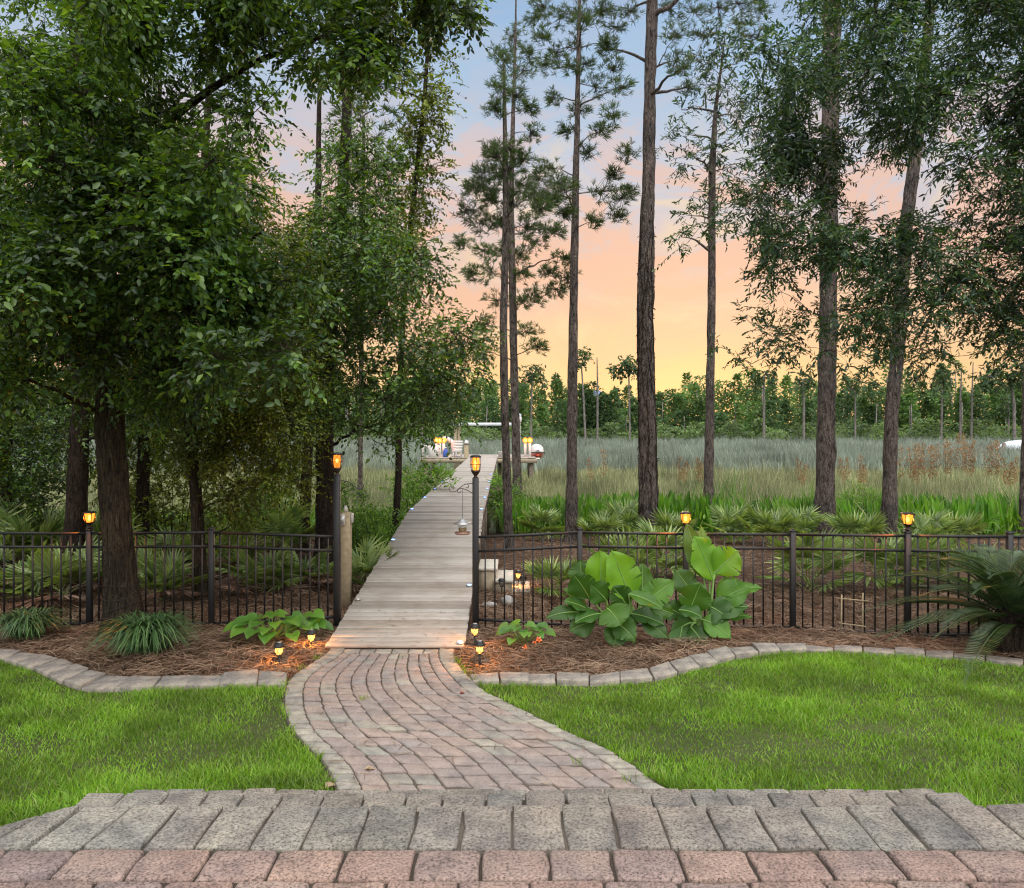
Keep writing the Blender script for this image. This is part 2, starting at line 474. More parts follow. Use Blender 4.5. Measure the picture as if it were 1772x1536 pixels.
MT = dict(
    mulch=groundmat("pine_straw_soil", [(.3, (.030, .016, .010)), (.5, (.085, .045, .026)), (.7, (.15, .085, .05))], 60.0),
    mud=groundmat("marsh_floor", [(.3, (.035, .040, .022)), (.55, (.075, .085, .045)), (.75, (.11, .115, .07))], 6.0, big=.12),
    turf=groundmat("turf_soil", [(.3, (.03, .035, .016)), (.5, (.06, .075, .026)), (.7, (.12, .12, .055))], 60.0),
    straw=leafmat("pine_straw", [(0.0774, 0.0414, 0.025), (0.1548, 0.092, 0.0557), (0.2408, 0.1564, 0.1008), (0.344, 0.2484, 0.1728), (0.1118, 0.0626, 0.0384)], .7, .1, (1.1, 1, .8), (.6, 1.25, 1.5), spec=.3),
    grass=leafmat("lawn_blade", [(0.098, 0.2247, 0.015), (0.1471, 0.303, 0.0199), (0.2059, 0.3866, 0.0279), (0.2941, 0.4807, 0.0499), (0.1176, 0.2612, 0.018), (0.3529, 0.3971, 0.1297)], .5, .45, (1.3, 1.3, .4), (.68, 1.25, 1.6)),
    oak=leafmat("oak_leaf", [(0.0279, 0.0623, 0.0129), (0.0483, 0.1053, 0.0193), (0.0807, 0.1558, 0.0279), (0.1505, 0.2526, 0.0408), (0.0387, 0.0839, 0.0258), (0.0592, 0.129, 0.0537)], .30, .40, (1.6, 1.5, .3), (.5, 1.45, 1.1)),
    oak_warm=leafmat("olive_oak_leaf", [(0.0529, 0.0825, 0.0106), (0.09, 0.1322, 0.0148), (0.1375, 0.1904, 0.0212), (0.2116, 0.2645, 0.0317), (0.0687, 0.1058, 0.0148)], .4, .45, (1.6, 1.45, .3), (.5, 1.45, 1.2)),
    willow=leafmat("willow_oak_leaf", [(0.0182, 0.0468, 0.0312), (0.0312, 0.0754, 0.0442), (0.0468, 0.1014, 0.0468), (0.0975, 0.1625, 0.039), (0.026, 0.065, 0.0468)], .35, .32, (1.4, 1.4, .4), (.6, 1.3, .9)),
    needle=leafmat("pine_needle", [(.04, .075, .022), (.06, .105, .03), (.09, .14, .038), (.06, .095, .04)], .5, .35, (1.3, 1.3, .45), (.7, 1.25, .5)),
    bush=leafmat("bush_leaf", [(.07, .16, .018), (.11, .24, .022), (.17, .32, .03), (.24, .40, .05)], .45, .42, (1.3, 1.3, .4), (.6, 1.3, 1.2)),
    spear=leafmat("marsh_spear_leaf", [(0.0468, 0.1482, 0.0109), (0.078, 0.2184, 0.0156), (0.1248, 0.2964, 0.0234), (0.1716, 0.3354, 0.0351)], .4, .42, (1.3, 1.3, .4), (.65, 1.25, .8)),
    palm=leafmat("palmetto_leaf", [(0.1242, 0.207, 0.062), (0.1932, 0.2898, 0.0828), (0.276, 0.3864, 0.1174), (0.3864, 0.4692, 0.1932), (0.1518, 0.2346, 0.0896)], .4, .3, (1.3, 1.3, .45), (.65, 1.3, 1.0)),
    deadpalm=leafmat("dead_palm_leaf", [(0.195, 0.1105, 0.078), (0.286, 0.182, 0.13), (0.364, 0.247, 0.182)], .7, .2, (1.1, 1, .8)),
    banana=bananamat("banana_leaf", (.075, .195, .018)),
    banana_lit=bananamat("lit_banana_leaf", (.12, .27, .018)),  # light painted in: brighter green for upright leaves facing the viewer
    banana_shaded=bananamat("shaded_banana_leaf", (.045, .125, .018)),  # shade painted in: darker green, mostly for the lower leaves
    rib=plain("leaf_midrib", (.15, .26, .06), .5),
    hosta=leafmat("heart_leaf", [(.08, .20, .03), (.12, .27, .035), (.17, .33, .045)], .35, .4, (1.3, 1.3, .4), (.8, 1.15, 3.0)),
    lily=leafmat("lily_turf", [(0.0338, 0.0743, 0.027), (0.054, 0.1148, 0.0378), (0.0878, 0.162, 0.054), (0.135, 0.216, 0.081)], .4, .25),
    sago=leafmat("cycad_leaf", [(.03, .065, .028), (.05, .095, .038), (.075, .125, .05), (.11, .16, .065)], .3, .22),
    reed=leafmat("marsh_grass", [(0.1263, 0.1587, 0.078), (0.2148, 0.2445, 0.12), (0.3412, 0.3504, 0.186), (0.5307, 0.5023, 0.3), (0.1642, 0.1983, 0.096), (0.2527, 0.304, 0.12)], .6, .35, (1.1, 1.1, .8), (.5, 1.35, .45)),
    farreed=leafmat("pale_marsh_grass", [(0.1599, 0.1971, 0.1552), (0.2352, 0.276, 0.2164), (0.3199, 0.3548, 0.2822), (0.1882, 0.2267, 0.1882)], .7, .25, (1, 1.05, .9), (.6, 1.25, .16)),
    plume=leafmat("reed_plume", [(.26, .14, .06), (.36, .20, .085), (.42, .27, .14), (.30, .15, .06)], .8, .3, (1.1, 1, .8)),
    far1=leafmat("far_tree_leaf", [(.085, .16, .06), (.125, .22, .07), (.17, .28, .085), (.10, .18, .08)], .7, .4, (1.2, 1.2, .5), (.5, 1.4, .14), spec=.2),
    far2=leafmat("far_tree_leaf_dark", [(.06, .115, .06), (.09, .155, .07), (.125, .20, .085), (.075, .135, .07)], .7, .4, (1.2, 1.2, .5), (.5, 1.35, .14), spec=.2),
    far3=leafmat("far_shrub_leaf", [(.14, .19, .13), (.18, .26, .11), (.21, .31, .10), (.18, .22, .17)], .7, .4, (1.2, 1.2, .5), (.6, 1.3, .2), spec=.2),
    pinebark=barkmat("pine_bark", (.032, .026, .024), (.26, .22, .20), .30, 13.0),
    oakbark=barkmat("oak_bark", (.012, .010, .008), (.125, .098, .066), .16, 24.0),
    darkbark=barkmat("dark_bark", (.015, .011, .009), (.10, .075, .06), .25, 20.0),
    greybark=barkmat("grey_bark", (.10, .09, .085), (.28, .26, .245), .2, 8.0, .4),
    deck=deckmat(),
    wood=plain("weathered_post", (.30, .24, .15), .8, 0, .25, 14.0, .3),
    timber=plain("dark_timber", (.16, .125, .095), .85, 0, .3, 10.0, .3),
    iron=plain("black_metal", (.010, .010, .011), .55, 0.0, .2, 30.0),
    bronze=plain("brown_metal", (.035, .020, .014), .4, .3, .2, 20.0),
    edge=stonemat("edging_concrete", [(.27, .24, .20), (.32, .29, .245), (.25, .23, .20), (.35, .32, .27)], .3, 60.0, .4, .5),
    red=stonemat("red_paver", [(0.2639, 0.2127, 0.1892), (0.2919, 0.2377, 0.2107), (0.2559, 0.2127, 0.1935), (0.2799, 0.2252, 0.1935), (0.2479, 0.2211, 0.2064), (0.2879, 0.2461, 0.2193)], .5, 150.0, .5, .28),
    redbig=stonemat("red_patio_paver", [(0.2268, 0.1554, 0.1302), (0.252, 0.1806, 0.147), (0.21, 0.1554, 0.1386), (0.2436, 0.189, 0.1596)], .8, 110.0, .8, .35),
    grey=stonemat("grey_paver", [(0.2552, 0.2376, 0.2024), (0.2992, 0.2816, 0.2376), (0.2288, 0.2156, 0.1892), (0.3344, 0.3124, 0.264), (0.264, 0.2508, 0.2112)], .45, 150.0, .5, .35),
    greybig=stonemat("grey_patio_paver", [(0.1692, 0.1548, 0.1296), (0.2052, 0.1908, 0.162), (0.1836, 0.1584, 0.1368), (0.234, 0.2196, 0.1836), (0.1512, 0.1404, 0.126)], .8, 110.0, .8, .45),
    joint=groundmat("joint_sand", [(.3, (.045, .038, .03)), (.6, (.12, .10, .08))], 80.0, .4),
    tan=plain("tan_block", (.33, .27, .19), .85, 0, .2, 12.0, .2),
    cream=plain("cream_slab", (.58, .54, .46), .8, 0, .12, 12.0, .2),
    rock=plain("pale_rock", (.34, .33, .32), .9, 0, .4, 9.0, .8),
    white=plain("white_paint", (.62, .60, .58), .45, 0, .06),
    grey_plastic=plain("grey_plastic", (.42, .40, .36), .5, 0, .1),
    steel=plain("grey_steel", (.42, .42, .42), .35, .7, .1),
    hull=plain("red_hull", (.50, .08, .05), .3, 0, .15),
    blue=plain("blue_plastic", (.03, .08, .35), .4, 0, .1),
    tarp=plain("pale_cover", (.62, .66, .72), .55, 0, .12, 3.0),
    seed=plain("bird_seed", (.36, .24, .13), .9, 0, .4, 60.0, .5),
    copper=plain("feeder_tray", (.34, .20, .15), .5, .2, .15),
    orange=leafmat("orange_petal", [(.75, .22, .07), (.80, .32, .14), (.65, .16, .06)], .5, .3, (1.1, 1, .8)),
    autumn=leafmat("fallen_leaf", [(.38, .27, .17), (.42, .30, .2)], .7, .2, (1, 1, .8)),
    russet=leafmat("russet_leaf", [(.25, .05, .03), (.28, .06, .03)], .7, .2, (1, 1, .8)),
    tank=plain("blue_tank", (.16, .22, .42), .4, 0, .1),
    flame=emit("flame_glow", (1.0, .30, .03), 1.5, .35),
    flame_hot=emit("hot_lamp_glow", (1.0, .33, .035), 2.3, .3),
    solar=emit("solar_lamp_glow", (1.0, .52, .14), 2.4, .35),
    core=emit("lamp_core_glow", (1.0, .68, .28), 5.0),
    dockbulb=emit("dock_bulb_glow", (1.0, .60, .22), 9.0),
    led=emit("blue_led_glow", (.16, .32, 1.0), 6.0),
)
def glassmat():
    m, t = newmat("clear_tube")
    a = t.n('ShaderNodeBsdfTransparent', {'Color': (.92, .94, .93, 1)})
    b = t.n('ShaderNodeBsdfGlossy', {'Color': (1, 1, 1, 1), 'Roughness': .05})
    out(t, t.n('ShaderNodeMixShader', {0: .15, 1: a, 2: b}))
    return m
MT['glass'] = glassmat()

# ------------------------------------------------------------------ ground sheet
rng = np.random.default_rng(7)
def build_ground():
    ys = [-60, -20, -5, 0, 3, 5, 7, 8.4, 9, 9.6, 10.5, 11.5, 12.5, 14, 15.5, 17, 19, 20, 21.5, 23, 24.5, 26, 30, 36, 44, 50, 51.5, 53, 55, 57, 58.5, 60, 75, 95, 125, 140, 150, 400, 1200, 3000]
    xs = [-3000, -900, -300, -120, -60, -35, -20, -14] + list(np.arange(-10, 14.1, 1.0)) + [18, 24, 35, 60, 120, 300, 900, 3000]
    g = np.zeros((len(ys), len(xs), 3))
    for i, y in enumerate(ys):
        for j, x in enumerate(xs):
            n = .03 * math.sin(x * 1.7 + y * .9) * math.sin(y * 1.3 - x * .6) if 9.8 < y < 22 else 0
            g[i, j] = (x, y, gz(y) + n)
    nx = len(xs)
    mb = MB()
    near, far = [], []
    for i in range(len(ys) - 1):
        for j in range(nx - 1):
            (near if ys[i] < 22.9 else far).append([i * nx + j, i * nx + j + 1, (i + 1) * nx + j + 1, (i + 1) * nx + j])
    mb.add(g, np.array(near), 0)
    mb.Fs.append((np.array(far), 1))
    tag(mb.build("ground", [MT['mulch'], MT['mud']], smooth=True), "brown pine straw ground sloping down to the marsh", kind='structure')
build_ground()

# ------------------------------------------------------------------ bricks
def bricks(q, zt, ch, depth, rng, cut=.012, jit=.002, mb=None, mi=0, tilt=.003):
    """q (k,4,2) counter-clockwise corners seen from above -> tumbled pavers with rounded corners and worn arrises"""
    q = np.asarray(q, float); k = len(q)
    zt = np.broadcast_to(np.asarray(zt, float), (k,)).reshape(k)
    pts = []
    for i in range(4):
        a, b, c = q[:, i - 1], q[:, i], q[:, (i + 1) % 4]
        lp, ln = np.linalg.norm(a - b, axis=1, keepdims=True), np.linalg.norm(c - b, axis=1, keepdims=True)
        cu = np.minimum(cut, .3 * np.minimum(lp, ln)) * rng.uniform(.7, 1.4, (k, 1))
        p0 = b + (a - b) / lp * cu; p2 = b + (c - b) / ln * cu
        pts += [p0, (p0 + p2) / 2 * .5 + b * .5, p2, (b + c) / 2 + rng.normal(0, jit, (k, 2))]
    O = np.stack(pts, 1)
    O = O + rng.normal(0, jit * .6, O.shape)
    cen = O.mean(1, keepdims=True)
    m = O.shape[1]
    size = np.linalg.norm(O - cen, axis=2, keepdims=True)
    ins = lambda c: cen + (O - cen) * (1 - c / size)
    tx, ty = rng.normal(0, tilt, (k, 1)), rng.normal(0, tilt, (k, 1))
    zz = zt[:, None] + (O[:, :, 0] - cen[:, :, 0]) * tx * 6 + (O[:, :, 1] - cen[:, :, 1]) * ty * 6
    r0 = np.concatenate([O, (zz - depth)[:, :, None]], 2)
    r1 = np.concatenate([O, (zz - ch)[:, :, None]], 2)
    r2 = np.concatenate([ins(ch * .35), (zz - ch * .35)[:, :, None]], 2)
    r3 = np.concatenate([ins(ch * 1.1), zz[:, :, None]], 2)
    V = np.stack([r0, r1, r2, r3], 1).reshape(-1, 3)
    b = (np.arange(k) * 4 * m)[:, None, None]
    i = np.arange(m); j = (i + 1) % m
    fq = []
    for r in range(3):
        fq.append(b + np.stack([r * m + i, r * m + j, (r + 1) * m + j, (r + 1) * m + i], -1)[None])
    top = b[:, :, 0] + (3 * m + i)[None]
    mb.add(V, [np.concatenate(fq, 1).reshape(-1, 4), top], mi)

# path outline, photo pixels on the ground plane
PL = [(590, 1400), (583.7, 1371), (575, 1350), (561.7, 1323), (539.7, 1303), (517.7, 1283), (500.8, 1259), (492, 1232), (492, 1201.6), (499, 1181), (520, 1163), (545, 1148), (562, 1137), (571, 1127)]
PR = [(1215, 1400), (1143, 1367), (1109, 1340), (1075, 1316), (1043.7, 1296), (1001, 1281.7), (967, 1263), (941, 1252), (890, 1225), (839, 1201.6), (814, 1178), (798, 1160), (789, 1147), (785, 1134), (786, 1127)]
PLw = np.array([gp(*p) for p in PL]); PRw = np.array([gp(*p) for p in PR])
yy = np.linspace(4.55, 8.34, 120)
def smooth1(a, k=9):
    p = np.pad(a, k // 2, mode='edge')
    return np.convolve(p, np.ones(k) / k, 'valid')
XLs = smooth1(np.interp(yy, PLw[:, 1], PLw[:, 0])); XRs = smooth1(np.interp(yy, PRw[:, 1], PRw[:, 0]))
XL = lambda y: np.interp(y, yy, XLs)
XR = lambda y: np.interp(y, yy, XRs)
def build_path():
    rng = np.random.default_rng(11)
    mb = MB()
    g = .0055
    bw, nl = .165, 10
    def lanex(f, y):
        return XL(y) + bw + f * (XR(y) - XL(y) - 2 * bw)
    qr, qg = [], []
    y_end = 8.16
    for l in range(nl):
        y = 4.55 + rng.uniform(0, .17)
        while y < y_end:
            y2 = min(y + rng.uniform(.14, .175), y_end)
            if y_end - y2 < .07: y2 = y_end
            sk = rng.normal(0, .006, 4)
            a, b = l / nl, (l + 1) / nl
            q = [(lanex(a, y) + g, y + g * 1.5 + sk[0]), (lanex(b, y) - g, y + g * 1.5 + sk[1]), (lanex(b, y2) - g, y2 - g * 1.5 + sk[2] * .3), (lanex(a, y2) + g, y2 - g * 1.5 + sk[3] * .3)]
            (qg if rng.random() < .11 else qr).append(q)
            y = y2
    for side in (0, 1):
        y = 4.55
        while y < 8.32:
            y2 = min(y + rng.uniform(.098, .125), 8.32)
            if side == 0:
                q = [(XL(y) + g, y + g), (XL(y) + bw - g, y + g + .004), (XL(y2) + bw - g, y2 - g + .004), (XL(y2) + g, y2 - g)]
            else:
                q = [(XR(y) - bw + g, y + g), (XR(y) - g, y + g), (XR(y2) - g, y2 - g), (XR(y2) - bw + g, y2 - g)]
            qg.append(q)
            y = y2
    x = lanex(0, 8.25)                                   # header course against the boards
    while x < lanex(1, 8.25) - .04:
        x2 = min(x + rng.uniform(.14, .18), lanex(1, 8.25))
        qg.append([(x + g, y_end + g), (x2 - g, y_end + g), (x2 - g, 8.31), (x + g, 8.31)])
        x = x2
    bricks(qr, .03 + rng.normal(0, .0022, len(qr)), .009, .05, rng, .013, .003, mb, 0)
    bricks(qg, .03 + rng.normal(0, .0022, len(qg)), .009, .05, rng, .014, .003, mb, 1)
    ysn = np.linspace(4.5, 8.34, 70)
    V = np.concatenate([np.stack([XL(ysn) - .01, ysn, 0 * ysn + .018], -1), np.stack([XR(ysn) + .01, ysn, 0 * ysn + .018], -1)])
    k = len(ysn)
    Fq = np.array([[i, k + i, k + i + 1, i + 1] for i in range(k - 1)])
    mb.add(V, Fq, 2)
    tag(mb.build("path", [MT['red'], MT['grey'], MT['joint']]), "curving red brick garden path with grey brick borders", kind='structure')
build_path()

# patio and steps down: only the top two or three treads show over one another
TREADS = [(.915, 3.21), (.74, 3.615), (.565, 3.965), (.39, 4.315), (.215, 4.62)]
def build_patio():
    rng = np.random.default_rng(5)
    mb = MB()
    zt = 1.09
    g = .004
    qg, qr = [], []
    x, i = -1.56, 0
    x = -1.52
    while x < 2.35:
        x2 = x + rng.uniform(.155, .178)
        qg.append([(x + g - .035 * (x < -1.2), 2.472 + g), (x2 - g - .035 * (x2 < -1.2), 2.472 + g), (x2 - g, 2.757 + rng.normal(0, .004)), (x + g, 2.757 + rng.normal(0, .004))])
        x = x2
    # corner bricks fanning round the left end
    qg.append([(-1.70, 2.472 + g), (-1.565, 2.472 + g), (-1.53, 2.75), (-1.62, 2.70)])
    qg.append([(-1.86, 2.40 + g), (-1.71, 2.47 + g), (-1.63, 2.69), (-1.75, 2.60)])
    y = 2.465
    r = 0
    while y > -2.5:
        x = -3.2 + rng.uniform(0, .2)
        while x < 3.2:
            x2 = x + rng.uniform(.198, .226)
            if x2 < -1.9 and y > 2.25:
                x = x2; continue
            qr.append([(x + g, y - .168 + g), (x2 - g, y - .168 + g), (x2 - g, y - g), (x + g, y - g)])
            x = x2
        y -= .168
        r += 1
    bricks(qg, zt + rng.normal(0, .0015, len(qg)) - .004, .008, .06, rng, .012, .0028, mb, 0, .002)
    bricks(qr, zt + rng.normal(0, .0012, len(qr)), .009, .06, rng, .016, .0028, mb, 1, .002)
    box((.36, -.02, zt - .55), (3.78, 4.96, 1.07), mb=mb, mi=2)
    box((-.2, 2.60, zt - .55), (2.6, .26, 1.07), mb=mb, mi=2)
    box((1.75, 2.60, zt - .55), (1.2, .26, 1.07), mb=mb, mi=2)
    box((-2.45, -.2, zt - .55), (1.76, 4.5, 1.07), mb=mb, mi=2)
    box((2.75, -.2, zt - .55), (.9, 4.9, 1.07), mb=mb, mi=2)
    tag(mb.build("patio", [MT['greybig'], MT['redbig'], MT['joint']]), "raised brick patio of red pavers edged with grey pavers", kind='structure')
    mb = MB()
    for n, (z, y) in enumerate(TREADS):
        qg = []
        xl, xr = -1.76 + .01 * n, 1.86
        yb = (2.76 if n == 0 else TREADS[n - 1][1]) - .02
        x = xl + rng.uniform(-.02, .02)
        while x < xr - .04:
            x2 = x + rng.uniform(.15, .185)
            fr = y + rng.normal(0, .004)
            qg.append([(x + g, max(yb, y - .30)), (x2 - g, max(yb, y - .30)), (x2 - g, fr), (x + g, fr)])
            x = x2
        bricks(qg, z + rng.normal(0, .0015, len(qg)), .008, .06, rng, .012, .003, mb, 0, .002)
        box(((xl + xr) / 2, (yb + y) / 2 - .012, (z - .02) / 2), (xr - xl - .02, y - yb - .03, z - .02), mb=mb, mi=1)
    tag(mb.build("steps", [MT['greybig'], MT['joint']]), "grey paver steps falling from the patio to the path", kind='structure')
build_patio()

# ------------------------------------------------------------------ edging stones, lawn
EL_lo = [(-90, 1124), (-40, 1130), (0, 1137), (7, 1140.6), (51, 1151), (74.5, 1161), (115, 1181), (145.6, 1190), (186, 1191), (250, 1186), (318, 1186), (372, 1183), (443.6, 1181), (502, 1180)]
EL_up = [(-90, 1112), (-40, 1117), (0, 1122), (44, 1125), (98, 1134), (125, 1147), (162.5, 1161), (190, 1166), (220, 1169), (267, 1169), (325, 1169), (382, 1166), (447, 1160), (506, 1163)]
ER_lo = [(812, 1177), (887, 1178), (978, 1179), (1032, 1179.5), (1086, 1176.6), (1140, 1171), (1177, 1159.6), (1208, 1151), (1245, 1142.6), (1279, 1132.6), (1342, 1124), (1410, 1122.7), (1461, 1124), (1552, 1129), (1656, 1135), (1711, 1140), (1772, 1148), (1860, 1158)]
ER_up = [(806, 1164), (887, 1163), (978, 1165), (1032, 1165), (1086, 1162), (1128, 1155), (1160, 1143), (1190, 1133), (1228, 1125), (1265, 1117), (1330, 1111), (1410, 1114), (1461, 1117), (1552, 1121), (1656, 1126), (1711, 1131), (1772, 1138), (1860, 1147)]
STONE_Z = .055
def arcs(lo, up):
    a = np.array([gp(*p, STONE_Z)[:2] for p in lo]); b = np.array([gp(*p, STONE_Z)[:2] for p in up])
    s = np.concatenate([[0], np.cumsum(np.linalg.norm(np.diff((a + b) / 2, axis=0), axis=1))])
    u = np.linspace(0, s[-1], 400)
    A = np.stack([smooth1(np.interp(u, s, a[:, i]), 15) for i in (0, 1)], -1)
    B = np.stack([smooth1(np.interp(u, s, b[:, i]), 15) for i in (0, 1)], -1)
    return u, A, B
ORD = ["first", "second", "third", "fourth", "fifth", "sixth", "seventh", "eighth", "ninth", "tenth", "eleventh", "twelfth", "thirteenth", "fourteenth", "fifteenth", "sixteenth", "seventeenth", "eighteenth", "nineteenth", "twentieth", "twenty-first", "twenty-second", "twenty-third", "twenty-fourth", "twenty-fifth", "twenty-sixth"]
LAWN_EDGE = {}
def edging(side, lo, up, from_end):
    rng = np.random.default_rng(21 + side)
    u, A, B = arcs(lo, up)
    LAWN_EDGE[side] = A
    cuts, x = [0], 0
    while x < u[-1] - .1:
        x = min(x + rng.uniform(.27, .33), u[-1]); cuts.append(x)
    n = len(cuts) - 1
    for i in range(n):
        s0, s1 = cuts[i] + .004, cuts[i + 1] - .004
        P = lambda C, s: np.array([np.interp(s, u, C[:, 0]), np.interp(s, u, C[:, 1])])
        a0, a1, b0, b1 = P(A, s0), P(A, s1), P(B, s0), P(B, s1)
        tw = rng.normal(0, .008, 2)
        mb = MB()
        bricks([[a0 + tw, a1 + tw, b1 + tw, b0 + tw]], STONE_Z + rng.normal(0, .006), .008, .10, rng, .014, .003, mb, 0, .006)
        c = (a0 + a1 + b0 + b1) / 4
        o = mb.build("edging_stone", MT['edge'], origin=(c[0], c[1], 0))
        k = (n - 1 - i) if from_end else i
        tag(o, f"pale concrete edging stone, {ORD[k]} from the path along the {'lily turf' if side == 0 else 'banana plant'} bed", "edging stone", "edging stones round the beds")
edging(0, EL_lo, EL_up, True)
edging(1, ER_lo, ER_up, False)

def build_lawn():
    rng = np.random.default_rng(3)
    eL, eR = LAWN_EDGE[0], LAWN_EDGE[1]
    def yl(x): return np.interp(x, eL[:, 0], eL[:, 1])
    def yr(x): return np.interp(x, eR[:, 0], eR[:, 1])
    mb = MB()
    for side in (0, 1):
        ys = np.linspace(2.0, 8.2, 80)
        if side == 0:
            xs = np.linspace(-9, -1.2, 60)
            pts = lambda x: (x, yl(x))
        else:
            xs = np.linspace(-.6, 10, 70)
            pts = lambda x: (x, yr(x))
        rows = []
        for x in xs:
            top = float(pts(x)[1]) + .02
            rows.append(np.stack([np.full(24, x), np.linspace(-6, top, 24), np.full(24, .008)], -1))
        g = np.stack(rows)
        nx, ny = g.shape[:2]
        Fq = np.array([[i * ny + j, (i + 1) * ny + j, (i + 1) * ny + j + 1, i * ny + j + 1] for i in range(nx - 1) for j in range(ny - 1)])
        mb.add(g, Fq)
    tag(mb.build("lawn", MT['turf']), "soil of the green lawn on both sides of the brick path", kind='structure')
    # blades
    P = []
    def scatter(n, x0, x1, y0, y1):
        x, y = rng.uniform(x0, x1, n), rng.uniform(y0, y1, n)
        xl, xr = XL(np.clip(y, 4.55, 8.3)) - .035, XR(np.clip(y, 4.55, 8.3)) + .02
        left = (x < xl) & (y < yl(x) - .01)
        right = (x > xr) & (y < yr(x) - .01)
        ok = (left | right) & ~((y < 4.66) & (x > -1.8) & (x < 1.88)) & ~((y < 3.0) & (x > -3.4) & (x < 3.3))
        ok &= (np.abs(x) < .95 * y + 1.6)
        x, y = x[ok], y[ok]
        # worn patches and clumpy density
        d = .5 + .5 * np.sin(x * 2.1 + 1.3 * np.sin(y * 1.9)) * np.sin(y * 2.7 + 1.1 * np.sin(x * 1.4))
        d += .35 * np.sin(x * 7.3 + y * 3.1) * np.sin(y * 8.7 - x * 2.2)
        worn = np.zeros(len(x))
        for wx, wy, rx, ry in ((1.85, 5.85, .75, .33), (-3.9, 5.85, .9, .26), (-2.5, 5.7, .5, .25), (.60, 7.05, .45, .2), (-1.95, 6.35, .18, .9), (2.9, 6.2, .5, .2), (-4.2, 5.5, .5, .2)):
            worn = np.maximum(worn, np.exp(-(((x - wx) / rx) ** 2 + ((y - wy) / ry) ** 2)))
        keep = rng.random(len(x)) < np.clip(.55 + .5 * d, .35, 1) * (1 - .62 * worn)
        P.append(np.stack([x[keep], y[keep], np.full(keep.sum(), .008), worn[keep], d[keep]], -1))
    scatter(540000, -7.6, 7.4, 2.6, 8.3)
    scatter(70000, -8.5, 9, 2.0, 8.3)
    A = np.concatenate(P)
    k = len(A)
    H = rng.uniform(.024, .058, k) * (1 - .5 * A[:, 3]) * (.65 + .6 * np.clip(A[:, 4], 0, 1))
    edge = (A[:, 1] < 5.35)
    H = H * np.where(edge, 1.35, 1.0)
    V, Fq = blades(A[:, :3], H, rng.uniform(.004, .0085, k), rng.uniform(.25, 1.25, k), rng)
    mb = MB(); mb.add(V, Fq)
    tag(mb.build("lawn_grass", MT['grass']), "short bright green grass blades covering the lawn", "grass", kind='stuff')
build_lawn()

def build_straw():
    rng = np.random.default_rng(8)
    eL, eR = arcs(EL_lo, EL_up)[2], arcs(ER_lo, ER_up)[2]
    def yl(x): return np.interp(x, eL[:, 0], eL[:, 1])
    def yr(x): return np.interp(x, eR[:, 0], eR[:, 1])
    P = []
    def scat(n, x0, x1, y0, y1):
        x, y = rng.uniform(x0, x1, n), rng.uniform(y0, y1, n)
        inside = np.where(x < -1.2, y > yl(x), y > yr(x))
        mid = (x > XL(np.clip(y, 5, 8.3)) - .03 * (y > 7.6)) & (x < XR(np.clip(y, 5, 8.3)) + .02) & (y < 8.36)
        deck = (x > -2.03) & (x < -.52) & (y > 8.3)
        ok = inside & ~mid & ~deck & (np.abs(x) < .95 * y + 1.6)
        P.append(np.stack([x[ok], y[ok]], -1))
    scat(80000, -9, 9, 7.0, 9.6)
    scat(44000, -11, 11, 9.6, 13)
    scat(22000, -12, 13, 13, 19)
    A = np.concatenate(P)
    k = len(A)
    z = np.interp(A[:, 1], [-50, 8.4, 9.6, 14, 19, 23], [0, 0, -.08, -.25, -.45, -.8])
    mound = .035 + .03 * np.sin(A[:, 0] * 5 + 2 * np.sin(A[:, 1] * 4)) * np.sin(A[:, 1] * 6 - A[:, 0] * 1.5)
    hz = rng.uniform(0, 1, k) ** 1.3 * (mound + .025) + .004
    az = rng.uniform(0, 2 * math.pi, k)
    el = rng.normal(0, .22, k)
    L = rng.uniform(.10, .22, k) * np.where(A[:, 1] > 10, 1.3, 1.0)
    D = np.stack([np.cos(az) * np.cos(el), np.sin(az) * np.cos(el), np.sin(el)], -1)
    S = np.stack([-np.sin(az), np.cos(az), 0 * az], -1)
    W = np.where(A[:, 1] > 10, .0062, .0042)[:, None]
    C = np.stack([A[:, 0], A[:, 1], z + hz], -1)
    bend = S * (rng.normal(0, .12, k) * L)[:, None] + np.array([0, 0, 1.0]) * (rng.uniform(0, .1, k) * L)[:, None]
    p0, p1, p2 = C - D * L[:, None] / 2, C + bend, C + D * L[:, None] / 2
    for p in (p0, p2):
        p[:, 2] = np.maximum(p[:, 2], z + .004)
    Wv = S * W * .5 + np.array([0, 0, .0012])
    V = np.stack([p0 - Wv, p0 + Wv, p1 + Wv, p1 - Wv, p2 + Wv * .6, p2 - Wv * .6], 1).reshape(-1, 3)
    b = (np.arange(k) * 6)[:, None]
    mb = MB(); mb.add(V, np.concatenate([b + np.array([[0, 1, 2, 3]]), b + np.array([[3, 2, 4, 5]])]))
    tag(mb.build("pine_straw", MT['straw']), "loose brown pine straw mulch covering the planting beds", "mulch", kind='stuff')
build_straw()

